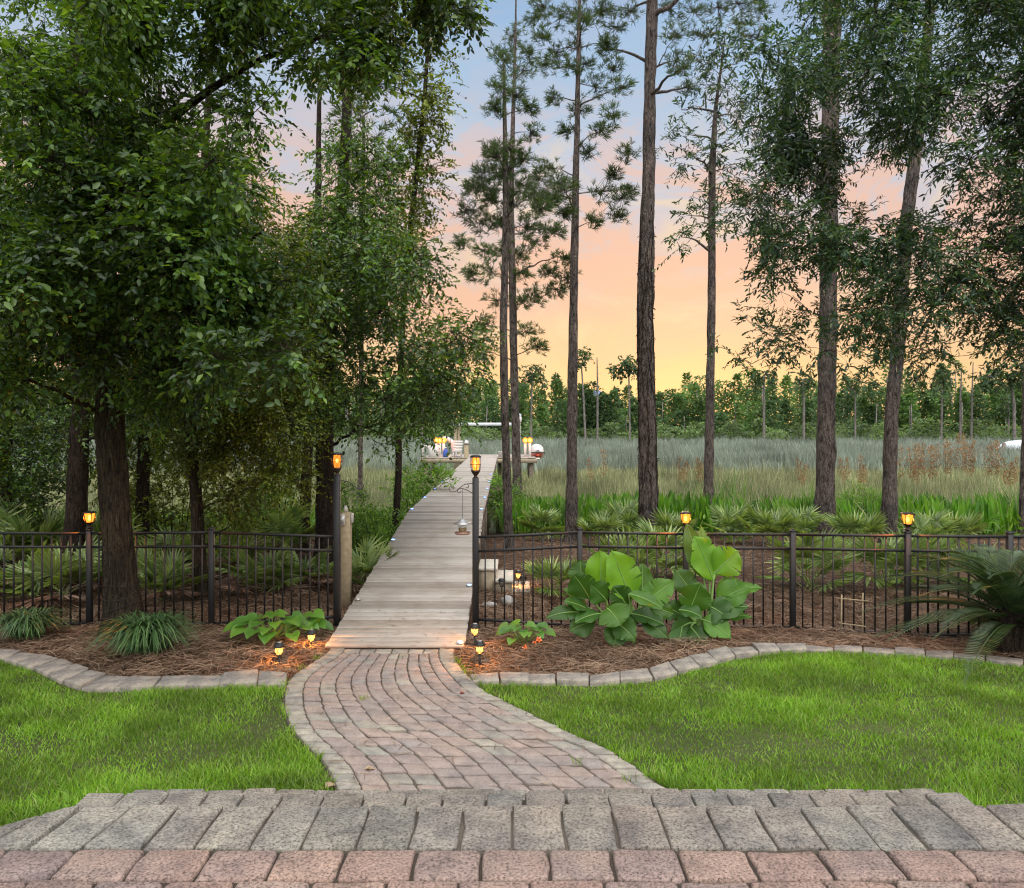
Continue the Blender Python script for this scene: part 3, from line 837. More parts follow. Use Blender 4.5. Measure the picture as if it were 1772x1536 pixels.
def build_litter():
    rng = np.random.default_rng(88)
    n = 420
    y = rng.uniform(4.9, 9.5, n)
    x = np.where(y < 8.3, XL(np.clip(y, 4.6, 8.3)) + (XR(np.clip(y, 4.6, 8.3)) - XL(np.clip(y, 4.6, 8.3))) * rng.beta(.5, .6, n), -1.27 + rng.uniform(-.7, .7, n))
    z = np.where(y < 8.33, .036, .03 + .0946 * (y - 8.36) + .022)
    az = rng.uniform(0, 6.28, n)
    D = np.stack([np.cos(az), np.sin(az), np.full(n, .03)], -1)
    V, Fq = leaf_mesh(np.stack([x, y, z], -1), D, np.tile([0, 0, 1.0], (n, 1)) + rng.normal(0, .2, (n, 3)), rng.uniform(.03, .15, n), rng.uniform(.003, .007, n), .2, .02)
    mb = MB(); mb.add(V, Fq)
    tag(mb.build("fallen_needles", MT['straw']), "scattered fallen pine needles on the brick path and first boards", "needles", kind='stuff')
    mb = MB()                                            # tufts rooted in the joints
    for cx_, cy_ in [(gp(628, 1216)[0], gp(628, 1216)[1]), (gp(1083, 1357)[0], gp(1083, 1357)[1]), (gp(1000, 1329)[0], gp(1000, 1329)[1])] + [(float(XR(v)) + .01, v) for v in rng.uniform(4.9, 8.0, 26)] + [(float(XL(v)) - .02, v) for v in rng.uniform(4.9, 8.0, 16)]:
        k = 14
        P = np.stack([cx_ + rng.normal(0, .018, k), cy_ + rng.normal(0, .018, k), np.full(k, .02)], -1)
        mb.add(*blades(P, rng.uniform(.03, .08, k), rng.uniform(.004, .007, k), rng.uniform(.4, 1.2, k), rng))
    tag(mb.build("weeds", MT['grass']), "little grass tufts growing in the path joints and edges", "weeds", kind='stuff')
build_litter()

# ------------------------------------------------------------------ boardwalk
DY0, DY1, DY2 = 8.36, 15.44, 40.2
def dz(y): return float(np.interp(y, [DY0, DY1], [.03, .70]))
def dcx(y): return float(np.interp(y, [8.36, 15.44, 40], [-1.262, -1.315, -1.52]))
DW = .75
def build_boardwalk():
    rng = np.random.default_rng(2)
    root = thing("boardwalk", "long weathered grey wooden boardwalk rising from the brick path across the marsh", "boardwalk", (dcx(8.4), 8.4, 0))
    y, V, Fq = DY0, MB(), None
    while y < DY2:
        wd = .138
        c = dcx(y + wd / 2)
        slope = math.atan2(.67, DY1 - DY0) if y < DY1 - .07 else 0.0
        v, fs = box((0, 0, 0), (2 * DW + rng.normal(0, .006), wd - rng.uniform(.016, .025), .035), bev=.004)
        a = rng.normal(0, .003); ca, sa = math.cos(slope), math.sin(slope)
        v = v @ np.array([[math.cos(a), math.sin(a), 0], [-math.sin(a), math.cos(a), 0], [0, 0, 1]])
        v = v @ np.array([[1, 0, 0], [0, ca, sa], [0, -sa, ca]])
        V.add(v + np.array([c + rng.normal(0, .004), y + wd / 2, dz(y + wd / 2) + rng.normal(0, .0018)]), fs)
        y += wd * ca if slope else wd
    V.build("deck", MT['deck'], root)
    for s in (-1, 1):
        mb = MB()
        for ya, yb in ((DY0 + .05, DY1), (DY1, DY2)):
            a = np.array([dcx(ya) + s * (DW - .03), ya, dz(ya) - .11]); b = np.array([dcx(yb) + s * (DW - .03), yb, dz(yb) - .11])
            w2, h2 = .02, .088
            V8 = np.array([p + np.array([dx, 0, dz_]) for p in (a, b) for dx, dz_ in ((-w2, -h2), (w2, -h2), (w2, h2), (-w2, h2))])
            mb.add(V8, np.array([[0, 1, 2, 3], [7, 6, 5, 4], [0, 4, 5, 1], [1, 5, 6, 2], [2, 6, 7, 3], [3, 7, 4, 0]]))
        mb.build("side_beam", MT['timber'], root)
    for yv in list(np.arange(10.4, 40, 2.45)):
        for s in (-1, 1):
            mb = MB()
            zt = dz(yv) - .03
            zb = gz(yv) - .4
            tube([(dcx(yv) + s * (DW - .13), yv, zb), (dcx(yv) + s * (DW - .13), yv, zt)], .085, 10, mb)
            mb.build("piling", MT['timber'], root, smooth=False)
build_boardwalk()

def build_deck_lights():
    spots = [(13.0, -1, "on the left edge of the ramp, level with the bird feeder"), (15.6, -1, "on the left edge where the ramp meets the level deck"),
             (10.48, 1, "on the right edge beside the fence post"), (8.42, 1, "beside the solar lantern where the boards meet the bricks"),
             (15.6, 1, "on the right edge where the ramp meets the level deck"), (9.9, -1, "unlit looking, by the wooden outlet post"),
             (18.1, -1, "first past the ramp on the left edge"), (18.1, 1, "first past the ramp on the right edge"),
             (20.6, -1, "second past the ramp on the left edge"), (20.6, 1, "second past the ramp on the right edge"),
             (23.1, -1, "third past the ramp on the left edge"), (23.1, 1, "third past the ramp on the right edge"),
             (26.5, -1, "fourth past the ramp on the left edge"), (26.5, 1, "fourth past the ramp on the right edge")]
    for y, s, where in spots:
        x, z = dcx(y) + s * (DW - .05), dz(y) + .018
        o = thing("deck_light", "small blue deck light " + where, "deck light", (x, y, z), "blue deck lights along the boardwalk")
        mb = MB(); lathe((x, y, z + .002), [(.042, 0), (.042, .012), (.034, .016)], 12, mb)
        mb.build("housing", MT['steel'], o)
        mb = MB(); lathe((x, y, z + .0185), [(.030, 0), (.028, .006), (.015, .010)], 10, mb)
        mb.build("lens", MT['led'] if y != 9.9 else MT['grey_plastic'], o)
build_deck_lights()

# ------------------------------------------------------------------ fence
def fence_run(name, label, posts, bays_bottom, skip_post=()):
    """posts: (x, y, top z); black bars between neighbours"""
    root = thing(name, label, "fence", (posts[0][0], posts[0][1], gz(posts[0][1])))
    for i, (x, y, zt) in enumerate(posts):
        if i in skip_post: continue
        mb = MB()
        zb = gz(y) - .1
        box((x, y, (zb + zt) / 2), (.062, .062, zt - zb), mb=mb, bev=.004)
        p = mb.build("post", MT['iron'], root)
        mb = MB()
        lathe((x, y, zt + .001), [(.050, 0), (.050, .014), (.012, .034)], 4, mb, rot=math.pi / 4)
        mb.build("post_cap", MT['iron'], p)
    for i in range(len(posts) - 1):
        a, b = np.array(posts[i]), np.array(posts[i + 1])
        d = b - a; L = math.hypot(d[0], d[1]); u = d / L
        rz = math.atan2(d[1], d[0])
        n = max(2, int(round(L / .1165)))
        mb = MB()
        for k in range(1, n):
            f = k / n
            c = a + d * f
            zt = c[2] - .05; zb = gz(c[1]) + .03
            box((c[0], c[1], (zt + zb) / 2), (.0165, .0165, zt - zb), rz, mb)
        mb.build("picket_panel", MT['iron'], root)
        for off in (.035, .205, None):
            mb = MB()
            if off is None:
                za, zb_ = gz(a[1]) + bays_bottom[i][0], gz(b[1]) + bays_bottom[i][1]
                pa, pb = np.array([a[0], a[1], za]), np.array([b[0], b[1], zb_])
            else:
                pa, pb = a - np.array([0, 0, off]), b - np.array([0, 0, off])
            m = (pb - pa)
            st, en = pa + m * (.034 / L), pb - m * (.034 / L)
            n_ = np.array([-u[1], u[0], 0]) * .0135
            h = np.array([0, 0, .0145])
            V8 = np.array([p + s1 * n_ + s2 * h for p in (st, en) for s1, s2 in ((-1, -1), (1, -1), (1, 1), (-1, 1))])
            mb.add(V8, np.array([[0, 1, 2, 3], [7, 6, 5, 4], [0, 4, 5, 1], [1, 5, 6, 2], [2, 6, 7, 3], [3, 7, 4, 0]]))
            mb.build("rail", MT['iron'], root)
    return root
fl = [(-8.3, 9.6, 1.13), (-6.75, 9.58, 1.13), (-5.215, 9.56, 1.13), (-3.71, 9.56, 1.14), (-2.11, 9.34, 1.12)]
fr = [(-.437, 9.30, 1.12), (.83, 9.48, 1.15), (2.13, 9.50, 1.13), (3.40, 9.38, 1.14), (4.556, 8.92, 1.19), (5.73, 8.92, 1.18), (7.2, 9.0, 1.18)]
fence_run("metal_fence", "black metal picket fence ending at the big leaning oak and the deep shade", fl, [(.06, .06)] * 3 + [(.06, .18)], (4,))
fence_run("metal_fence", "black metal picket fence running behind the banana plants and cycad", fr, [(.16, .05)] + [(.05, .05)] * 5, (0,))

def point_light(root, loc, power, col, rad=.03):
    l = bpy.data.lights.new("glow", 'POINT')
    l.energy = power; l.color = col; l.shadow_soft_size = rad
    o = bpy.data.objects.new("glow", l)
    COL.objects.link(o)
    o.parent = root
    o.location = np.array(loc) - np.array(ORG[root.name])

def scroll(cx, cz, y, s, mb):
    """curled wrought-iron plant hook reaching sideways from a post"""
    sc = .0021 * 9.3 / 9.3
    def P(pts): return [(cx + s * px, y, cz + pz) for px, pz in pts]
    arm = bez((0, .08), (.10, .085), (.15, .03), 8).tolist() + bez((.15, .03), (.19, -.02), (.235, -.02), 6).tolist()[1:]
    th = np.linspace(-1.5, 3.6, 14)
    curl = [(.245 + .045 * math.cos(a) * (1 - i * .045), .022 + .045 * math.sin(a) * (1 - i * .045)) for i, a in enumerate(th)]
    tube(P(arm + curl), .0042, 6, mb)
    low = bez((0, -.04), (.05, .0), (.12, .02), 8).tolist()
    th = np.linspace(2.0, -3.2, 12)
    c2 = [(.155 + .035 * math.cos(a) * (1 - i * .05), -.012 + .035 * math.sin(a) * (1 - i * .05)) for i, a in enumerate(th)]
    tube(P(low + c2), .0042, 6, mb)
    th = np.linspace(.5, 5.4, 12)
    c3 = [(.07 + .034 * math.cos(a) * (1 - i * .05), .045 + .034 * math.sin(a) * (1 - i * .05)) for i, a in enumerate(th)]
    tube(P(c3), .0042, 6, mb)

def gate_post(x, y, ztop, s, label, hot):
    zb = gz(y) - .1
    root = thing("lamp_post", label, "lamp post", (x, y, gz(y)), "tall black gate lamp posts")
    mb = MB(); box((x, y, (zb + ztop) / 2), (.075, .075, ztop - zb), mb=mb, bev=.005)
    mb.build("pole", MT['iron'], root)
    lt = MB()
    lathe((x, y, ztop), [(.034, 0), (.02, .012), (.022, .028), (.032, .04), (.05, .066), (.058, .09)], 16, lt)
    ln = lt.build("lantern", MT['bronze'], root, smooth=False)
    g = MB()
    lathe((x, y, ztop + .091), [(.034, 0), (.046, .06), (.046, .12), (.04, .15)], 12, g)
    g.build("flame", MT['flame_hot' if hot else 'flame'], ln, smooth=True)
    c = MB()
    for k in range(8):
        a = k * math.pi / 4 + .2
        tube([(x + .054 * math.cos(a), y + .054 * math.sin(a), ztop + .088), (x + .064 * math.cos(a), y + .064 * math.sin(a), ztop + .18), (x + .060 * math.cos(a), y + .060 * math.sin(a), ztop + .245)], .0035, 5, c)
    for zz_, r_ in ((.16, .064), (.245, .061)):
        th = np.linspace(0, 2 * math.pi, 17)
        tube([(x + r_ * math.cos(a), y + r_ * math.sin(a), ztop + zz_) for a in th], .0035, 5, c, caps=False)
    c.build("cage", MT['bronze'], ln)
    cp = MB(); lathe((x, y, ztop + .249), [(.066, 0), (.066, .008), (.045, .02), (.012, .024)], 16, cp)
    cp.build("lantern_cap", MT['iron'], ln)
    hk = MB(); scroll(x + s * .037, ztop - .15, y, s, hk)
    hk.build("plant_hook", MT['iron'], root)
    k_ = MB(); sph((x, y, ztop + .17), .018, k_, sc=(1, 1, 2.4 if hot else 1.7))
    k_.build("bulb", MT['core'], ln, smooth=True)
    point_light(root, (x, y - .034, ztop + .17), 7.0, (1, .42, .10), .01)
    return root
gate_post(-2.11, 9.34, 1.83, 1, "tall black lamp post with glowing lantern in front of a dark pine trunk", False)
gate_post(-.437, 9.30, 1.80, -1, "tall black lamp post with glowing lantern and the hanging bird feeder", True)

def bird_feeder():
    x, y = -.595, 9.30
    z1 = 2.44 - (897 - 734) * 9.3 / 1340
    root = thing("bird_feeder", "hanging bird feeder with cone roof, clear tube and copper tray", "bird feeder", (x, y, z1 - .2))
    mb = MB(); tube([(x, y, z1), (x, y, 1.80 - .125)], .0022, 5, mb)
    mb.build("hanger_wire", MT['iron'], root)
    mb = MB(); lathe((x, y, z1 - .062), [(.112, 0), (.114, .004), (.065, .022), (.03, .046), (.008, .062)], 20, mb)
    mb.build("roof", MT['steel'], root, smooth=True)
    mb = MB(); lathe((x, y, z1 - .155), [(.052, 0), (.052, .092)], 16, mb)
    mb.build("tube", MT['glass'], root, smooth=True)
    mb = MB(); lathe((x, y, z1 - .153), [(.046, 0), (.046, .04), (.02, .052)], 14, mb)
    mb.build("seed", MT['seed'], root)
    mb = MB(); lathe((x, y, z1 - .195), [(.03, 0), (.085, .008), (.098, .032), (.092, .034), (.075, .018), (.05, .012), (.05, .038)], 20, mb)
    mb.build("tray", MT['copper'], root, smooth=True)
bird_feeder()

def fence_lantern(x, y, z, label):
    root = thing("fence_lantern", label, "lantern", (x, y, z), "orange lanterns on the fence posts")
    mb = MB(); lathe((x, y, z), [(.05, 0), (.04, .012), (.022, .02), (.026, .036), (.05, .06), (.056, .07)], 4, mb, rot=math.pi / 4)
    mb.build("base", MT['bronze'], root)
    mb = MB(); lathe((x, y, z + .071), [(.036, 0), (.050, .05), (.058, .105)], 12, mb)
    mb.build("lamp_glass", MT['flame_hot'], root, smooth=True)
    mb = MB()
    for k in range(4):
        a = k * math.pi / 2 + math.pi / 4
        tube([(x + .058 * math.cos(a), y + .058 * math.sin(a), z + .07), (x + .076 * math.cos(a), y + .076 * math.sin(a), z + .178)], .004, 5, mb)
    mb.build("frame", MT['bronze'], root)
    mb = MB(); lathe((x, y, z + .1785), [(.084, 0), (.086, .010), (.06, .020), (.01, .026)], 4, mb, rot=math.pi / 4)
    mb.build("roof", MT['bronze'], root)
    mb = MB(); sph((x, y, z + .12), .02, mb, sc=(1, 1, 1.7))
    mb.build("bulb", MT['core'], root, smooth=True)
    point_light(root, (x, y - .034, z + .125), 70.0, (1, .27, .03), .01)
fence_lantern(-5.215, 9.56, 1.165, "glowing orange lantern on the fence beside the big leaning oak trunk")
fence_lantern(2.13, 9.50, 1.165, "glowing orange lantern on the fence above the taller banana plant")
fence_lantern(4.556, 8.92, 1.225, "glowing orange lantern on the fence post near the cycad")

def solar_light(x, y, zb, hgt, label, lit=True, lens=1.0):
    root = thing("path_light", label, "path light", (x, y, zb), "small solar path lights")
    h0 = hgt - .135
    mb = MB(); tube([(x, y, zb - .03), (x, y, zb + h0)], .0095, 8, mb)
    mb.build("stake", MT['iron'], root)
    mb = MB(); lathe((x, y, zb + h0), [(.014, 0), (.03, .008), (.034, .014)], 12, mb)
    mb.build("base_ring", MT['iron'], root)
    mb = MB(); lathe((x, y, zb + h0 + .015), [(.020, 0), (.036, .03), (.040, .06), (.040, .07)], 12, mb)
    gl = mb.build("lamp_glass", MT['solar'] if lit else MT['glass'], root, smooth=True)
    mb = MB()
    for k in range(6):
        a = k * math.pi / 3
        for sgn in (-1, 1):
            pts = [(x + (.024 + .020 * f ** .6) * math.cos(a + sgn * f * .9), y + (.024 + .020 * f ** .6) * math.sin(a + sgn * f * .9), zb + h0 + .014 + f * .074) for f in np.linspace(0, 1, 5)]
            tube(pts, .0022, 4, mb)
    mb.build("lattice", MT['iron'], root)
    mb = MB(); lathe((x, y, zb + h0 + .0885), [(.060, 0), (.062, .008), (.040, .034), (.034, .042), (.006, .044)], 6, mb)
    cp = mb.build("cap", MT['iron'], root)
    mb = MB(); box((x, y, zb + h0 + .1345), (.04, .04, .004), mb=mb)
    mb.build("solar_cell", MT['steel'], cp)
    if lit:
        mb = MB(); sph((x, y, zb + h0 + .05), .012, mb, sc=(1, 1, 1.5))
        mb.build("bulb", MT['core'], root, smooth=True)
        point_light(root, (x, y - .024, zb + h0 + .05), 42.0, (1, .40, .07), .008)
solar_light(*gp(483, 1153)[:2], 0, .245, "lit solar path light on its stake in pine straw, front of the heart-leaf plant")
solar_light(-2.19, 8.45, 0, .20, "lit solar path light low in the straw between heart-leaf plant and boardwalk")
solar_light(-.405, 8.42, 0, .275, "lit solar path light at the corner of the boardwalk, behind another lantern")
solar_light(*gp(830, 1155)[:2], 0, .27, "dimmer solar path light on a dark stake in front of the boardwalk corner")
solar_light(.10, 12.45, -.14, .235, "lit solar path light standing on the lowest stone step")
solar_light(-.155, 11.75, gz(11.75), .27, "unlit clear path light in front of the middle stone step", False)
solar_light(.165, 11.6, gz(11.6), .33, "unlit path light with dark cap before the lowest step", False)

# stone steps descending from the boardwalk side
def garden_steps():
    root = thing("garden_steps", "three cream capped tan steps descending from the boardwalk side", "steps", (-.1, 12.4, gz(12.4)))
    for x0, x1, z, y0, y1 in ((-.53, -.226, .20, 12.08, 12.88), (-.27, .036, .03, 11.99, 12.8), (-.018, .287, -.14, 11.95, 12.75)):
        mb = MB(); box(((x0 + x1) / 2, (y0 + y1) / 2, z - .0225), (x1 - x0, y1 - y0, .045), mb=mb, bev=.006)
        tr = mb.build("tread", MT['cream'], root)
        zb = gz(12.4) - .15
        mb = MB(); box(((x0 + x1) / 2 - .01, (y0 + y1) / 2 + .01, (z - .046 + zb) / 2), (x1 - x0 - .05, y1 - y0 - .04, z - .046 - zb), mb=mb)
        mb.build("block", MT['tan'], root)
garden_steps()

def rock(x, y, z, s, label, seed, mat='rock'):
    rng = np.random.default_rng(seed)
    bpy_me = MB()
    th = np.linspace(-math.pi / 2 + .1, math.pi / 2 - .1, 7)
    V, fs = lathe((0, 0, 0), np.stack([np.cos(th), np.sin(th)], -1), 10)
    V = V * (1 + rng.normal(0, .13, (len(V), 1))) * np.array(s)
    bpy_me.add(V + np.array([x, y, z + s[2] * .6]), fs)
    tag(bpy_me.build("garden_rock", MT[mat], origin=(x, y, z)), label, "rock", "rocks by the stone steps")
p = gp(846, 1049, -.12); rock(p[0], p[1], -.13, (.12, .08, .045), "flat pale rock lying nearest the boardwalk below the stone steps", 4)
p = gp(877, 1044, -.12); rock(p[0], p[1], -.13, (.09, .08, .075), "rounded grey rock under the unlit path light", 6)
rock(-.40, 14.6, -.25, (.16, .12, .09), "dark rock beside the boardwalk behind the fence, larger of two", 9, 'timber')
rock(-.20, 13.9, -.25, (.18, .12, .06), "low flat dark rock beside the boardwalk behind the fence", 12, 'timber')

def outlet_post():
    x, y = -2.34, 10.94
    root = thing("outlet_post", "weathered wooden post with grey electrical outlet boxes beside the boardwalk", "post", (x, y, gz(y)))
    mb = MB(); box((x, y, (gz(y) - .1 + 1.2) / 2), (.13, .13, 1.2 - gz(y) + .1), mb=mb, bev=.008)
    mb.build("timber", MT['wood'], root)
    mb = MB(); box((x - .035, y - .09, 1.10), (.075, .05, .155), mb=mb, bev=.01)
    b = mb.build("outlet_box", MT['grey_plastic'], root)
    mb = MB(); box((x - .035, y - .121, 1.10), (.05, .010, .11), mb=mb, bev=.004)
    mb.build("cover", MT['steel'], b)
    mb = MB(); box((x + .085, y - .02, 1.12), (.035, .08, .14), mb=mb, bev=.01)
    mb.build("outlet_box", MT['grey_plastic'], root)
    mb = MB(); lathe((x - .01, y, 1.202), [(.03, 0), (.03, .06), (.02, .064), (.02, .09)], 10, mb)
    mb.build("conduit_cap", MT['grey_plastic'], root)
outlet_post()

def trellis():
    root = thing("wooden_frame", "small tan wooden stake frame standing in front of the fence", "plant stake", (3.52, 8.55, 0))
    a, b = gp(1455, 1098), gp(1493, 1102)
    for q, p in ((a, "stake"), (b, "stake")):
        mb = MB(); tube([(q[0], q[1], -.05), (q[0] + (.02 if q is a else .01), q[1] + .02, .50 if q is b else .46)], .0085, 5, mb)
        mb.build("stake", MT['wood'], root)
    for z, ex in ((.42, .06), (.13, .03)):
        mb = MB(); tube([(a[0] - ex, a[1] - .018, z + .01), (b[0] + ex, b[1] - .018, z - .005)], .007, 5, mb)
        mb.build("crossbar", MT['wood'], root)
trellis()

def fallen_leaf(px, py, s, mat, label, az):
    p = gp(px, py, .04)
    rng = np.random.default_rng(int(px))
    mb = MB()
    V, Fq = leaf_mesh([p], [(math.cos(az), math.sin(az), .15)], [(0.2, 0, 1)], [s], [s * .6], .5, .25)
    mb.add(V, Fq)
    for da in (-.8, .8):
        V, Fq = leaf_mesh([p + np.array([math.cos(az), math.sin(az), 0]) * s * .25], [(math.cos(az + da), math.sin(az + da), .3)], [(0, .2, 1)], [s * .5], [s * .3], .5, .2)
        mb.add(V, Fq)
    tag(mb.build("fallen_leaf", MT[mat], origin=p), label, "leaf", "fallen leaves on the brick path")
fallen_leaf(630, 1331, .075, 'autumn', "dry tan fallen leaf on the path near the patio steps", .2)
fallen_leaf(795, 1200, .055, 'russet', "dark red fallen leaf on the path by the right border", .5)
fallen_leaf(563, 1365, .10, 'autumn', "pale curled dry leaf at the lawn corner by the steps", 1.1)

# ------------------------------------------------------------------ trees
def sprays(rng, base, dirs, L, nl, lL, lW, droop=.25, updown=.0):
    """leafy twigs: returns leaves (P, D, N, L, W) and twig lines (K,3,3)"""
    K = len(base)
    tt = np.linspace(.12, 1, nl)[None, :, None]
    down = np.array([0, 0, -1.0])
    Ls = L[:, None, None]
    pos = base[:, None] + dirs[:, None] * Ls * tt + down * Ls * droop * tt ** 2
    side = nrm(np.cross(dirs, down + rng.normal(0, .3, (K, 3))))
    alt = np.where(np.arange(nl) % 2 == 0, 1, -1)[None, :, None]
    D = nrm(dirs[:, None] * .6 + side[:, None] * alt * .85 + rng.normal(0, .38, (K, nl, 3)) + down * .22)
    N = nrm(np.array([0, -.25, 1.0]) + rng.normal(0, .55, (K, nl, 3)))
    lenv = lL * rng.uniform(.65, 1.25, (K, nl))
    tw = np.stack([base, base + dirs * L[:, None] * .5 + down * L[:, None] * droop * .25, base + dirs * L[:, None] + down * L[:, None] * droop], 1)
    return pos.reshape(-1, 3), D.reshape(-1, 3), N.reshape(-1, 3), lenv.ravel(), lenv.ravel() * lW, tw

def twig_mesh(mb, tw, r0, mi=0):
    """thin three-sided twigs, tapering to a point"""
    K = len(tw)
    a, b, c = tw[:, 0], tw[:, 1], tw[:, 2]
    T = nrm(c - a)
    U = nrm(np.cross(T, np.array([.3, .2, 1.0])))
    W = np.cross(T, U)
    r0 = np.broadcast_to(np.asarray(r0, float), (K,))[:, None]
    V = []
    for p, r in ((a, 1.0), (b, .7), (c, .3)):
        for k in range(3):
            an = k * 2 * math.pi / 3
            V.append(p + (U * math.cos(an) + W * math.sin(an)) * r0 * r)
    V = np.stack(V, 1).reshape(-1, 3)
    o = (np.arange(K) * 9)[:, None]
    q = [[i, (i + 1) % 3, 3 + (i + 1) % 3, 3 + i] for i in range(3)] + [[3 + i, 3 + (i + 1) % 3, 6 + (i + 1) % 3, 6 + i] for i in range(3)]
    mb.add(V, np.concatenate([o + np.array([x]) for x in q]), mi)

def tufts(rng, pos, dirs, n, L, W, spread=1.15):
    """pine needle bunches: narrow triangles fanning round each shoot"""
    K = len(pos)
    ax = nrm(dirs)
    U = nrm(np.cross(ax, rng.normal(0, 1, (K, 3))))
    Wv = np.cross(ax, U)
    th = rng.uniform(0, 2 * math.pi, (K, n))
    ph = spread * rng.uniform(.15, 1, (K, n)) ** .7
    D = ax[:, None] * np.cos(ph)[..., None] + (U[:, None] * np.cos(th)[..., None] + Wv[:, None] * np.sin(th)[..., None]) * np.sin(ph)[..., None]
    st = pos[:, None] - ax[:, None] * rng.uniform(0, .10, (K, n))[..., None]
    Lk = L * rng.uniform(.7, 1.15, (K, n))[..., None]
    S = nrm(np.cross(D, rng.normal(0, 1, (K, n, 3)))) * W * .5
    tip = st + D * Lk + np.array([0, 0, -1.0]) * Lk * .12
    mid = st + D * Lk * .5
    V = np.stack([st - S * .7, st + S * .7, mid + S, tip, mid - S], 2).reshape(-1, 3)
    o = (np.arange(K * n) * 5)[:, None]
    return V, o + np.array([[0, 1, 2, 3, 4]])

def trunk_px(pts, Y, w_scale=1.0, base_z=None, top=None):
    """pts (px, py, width px) on a plane at depth Y -> (x, y, z, r), optionally carried on upwards out of view"""
    o = []
    for px, py, wd in pts:
        p = pp(px, py, Y)
        o.append((p[0], p[1], p[2], wd * Y / F / 2 * w_scale))
    o.sort(key=lambda q: q[2])
    if base_z is None:
        base_z = gz(Y) - .15
    x, y, z, r = o[0]
    if z > base_z + .1:
        o.insert(0, (x, y, base_z, r * 1.12))
    if top:
        a, b = o[-2], o[-1]
        k = (top[0] - b[2]) / max(b[2] - a[2], .5)
        k = min(k, 2.5)
        o.append((b[0] + (b[0] - a[0]) * k * .5, b[1], top[0], top[1]))
    return o

def tree(name, label, trunk, clumps, kind, bark, leaf, seed, group=None, leafp=(.06, .55), spray=(.28, 9), bough=1.0, rough=.05, sides=18, min_up=.25, twig_r=.004, needles=(22, .2, .012), cat="tree", extra=None, spread=1.15, flat=1.0):
    rng = np.random.default_rng(seed)
    tr = np.array(trunk, float)
    s = np.concatenate([[0], np.cumsum(np.linalg.norm(np.diff(tr[:, :3], axis=0), axis=1))])
    n = max(6, int(s[-1] / .14))
    u = np.linspace(0, s[-1], n)
    from_ = [np.interp(u, s, tr[:, i]) for i in range(4)]
    P = np.stack([smooth1(from_[i], 7) if i < 3 else from_[3] for i in range(3)], -1)
    P[0] = tr[0, :3]; P[-1] = tr[-1, :3]
    rad = from_[3] * (1 + .35 * np.exp(-u / .18))
    root = thing(name, label, cat, (tr[0, 0], tr[0, 1], gz(tr[0, 1])), group)
    mb = MB()
    nz = rng.normal(0, 1, (n, sides))
    for _ in range(2):
        nz = (np.roll(nz, 1, 0) + nz * 2 + np.roll(nz, -1, 0)) / 4
    tube(P, rad, sides, mb, noise=nz * rough * 2.2, rng=rng)
    nodes = [(P[i], rad[i]) for i in range(n)]
    NP = np.array([a for a, _ in nodes]); NR = np.array([b for _, b in nodes])
    cl = sorted(clumps, key=lambda c: np.min(np.linalg.norm(NP - np.array(c[0]), axis=1)))
    tw_all, leafP, needV, needF, nv = [], [], [], [], 0
    for (c, r, k) in cl:
        c = np.array(c, float); r = np.array(r, float) * np.ones(3)
        d = c - NP
        dist = np.linalg.norm(d, axis=1)
        cost = dist + np.maximum(0, NP[:, 2] - (c[2] - min_up * dist)) * 1.3 + (NR < .006) * 2
        i = int(np.argmin(cost))
        a, ra = NP[i], NR[i]
        L = dist[i]
        if L > .15:
            m = (a + c) / 2 + np.array([0, 0, .12 * L]) + rng.normal(0, .07 * L, 3)
            nn = max(5, int(L / .15))
            pts = bez(a, m, c, nn) + np.concatenate([np.zeros((1, 3)), rng.normal(0, .018 * min(L, 2.0), (nn - 2, 3)), np.zeros((1, 3))])
            r0 = min(ra * .62, (.006 + .016 * L) * bough)
            rr = np.linspace(r0, max(.004, r0 * .25), nn)
            tube(pts, rr, 7 if r0 > .015 else 5, mb)
            NP = np.concatenate([NP, pts[1:]]); NR = np.concatenate([NR, rr[1:]])
        if k == 0: continue
        dirn = rng.normal(0, 1, (k, 3)); dirn = nrm(dirn)
        base = c + dirn * r * (rng.random((k, 1)) ** .45)
        if kind == 'needle':
            outd = nrm(dirn * .6 + np.array([0, 0, .55]) + nrm(c - a) * .5)
            tw = np.stack([np.repeat(c[None], k, 0) + (base - c) * .05, c + (base - c) * .6 + np.array([0, 0, -.04]), base], 1)
            tw_all.append(tw)
            V, Fq = tufts(rng, base, outd, needles[0], needles[1], needles[2], spread)
            needV.append(V); needF.append(Fq + nv); nv += len(V)
        else:
            dirs = nrm(dirn + rng.normal(0, .5, (k, 3)) + np.array([0, 0, -.15]))
            Ls = spray[0] * rng.uniform(.6, 1.4, k)
            q = sprays(rng, base, dirs, Ls, spray[1], leafp[0], leafp[1])
            leafP.append(q[:5])
            tw_all.append(q[5])
            lk = rng.integers(0, k, max(1, k // 3))       # connecting twigs from the clump's heart
            tw_all.append(np.stack([np.repeat(c[None], len(lk), 0), (c + base[lk]) / 2 + rng.normal(0, .03, (len(lk), 3)), base[lk]], 1))
    if tw_all:
        tw = np.concatenate(tw_all)
        twig_mesh(mb, tw, twig_r * rng.uniform(.7, 1.3, len(tw)))
    mb.build("trunk", MT[bark], root, smooth=True)
    cm = MB()
    if kind == 'needle' and needV:
        cm.add(np.concatenate(needV), np.concatenate(needF))
        cm.build("crown", MT[leaf], root)
    elif leafP:
        V, Fq = leaf_mesh(*[np.concatenate([q[i] for q in leafP]) for i in range(5)])
        cm.add(V, Fq)
        cm.build("crown", MT[leaf], root)
    if extra:
        extra(root, P, rad, rng)
    return root

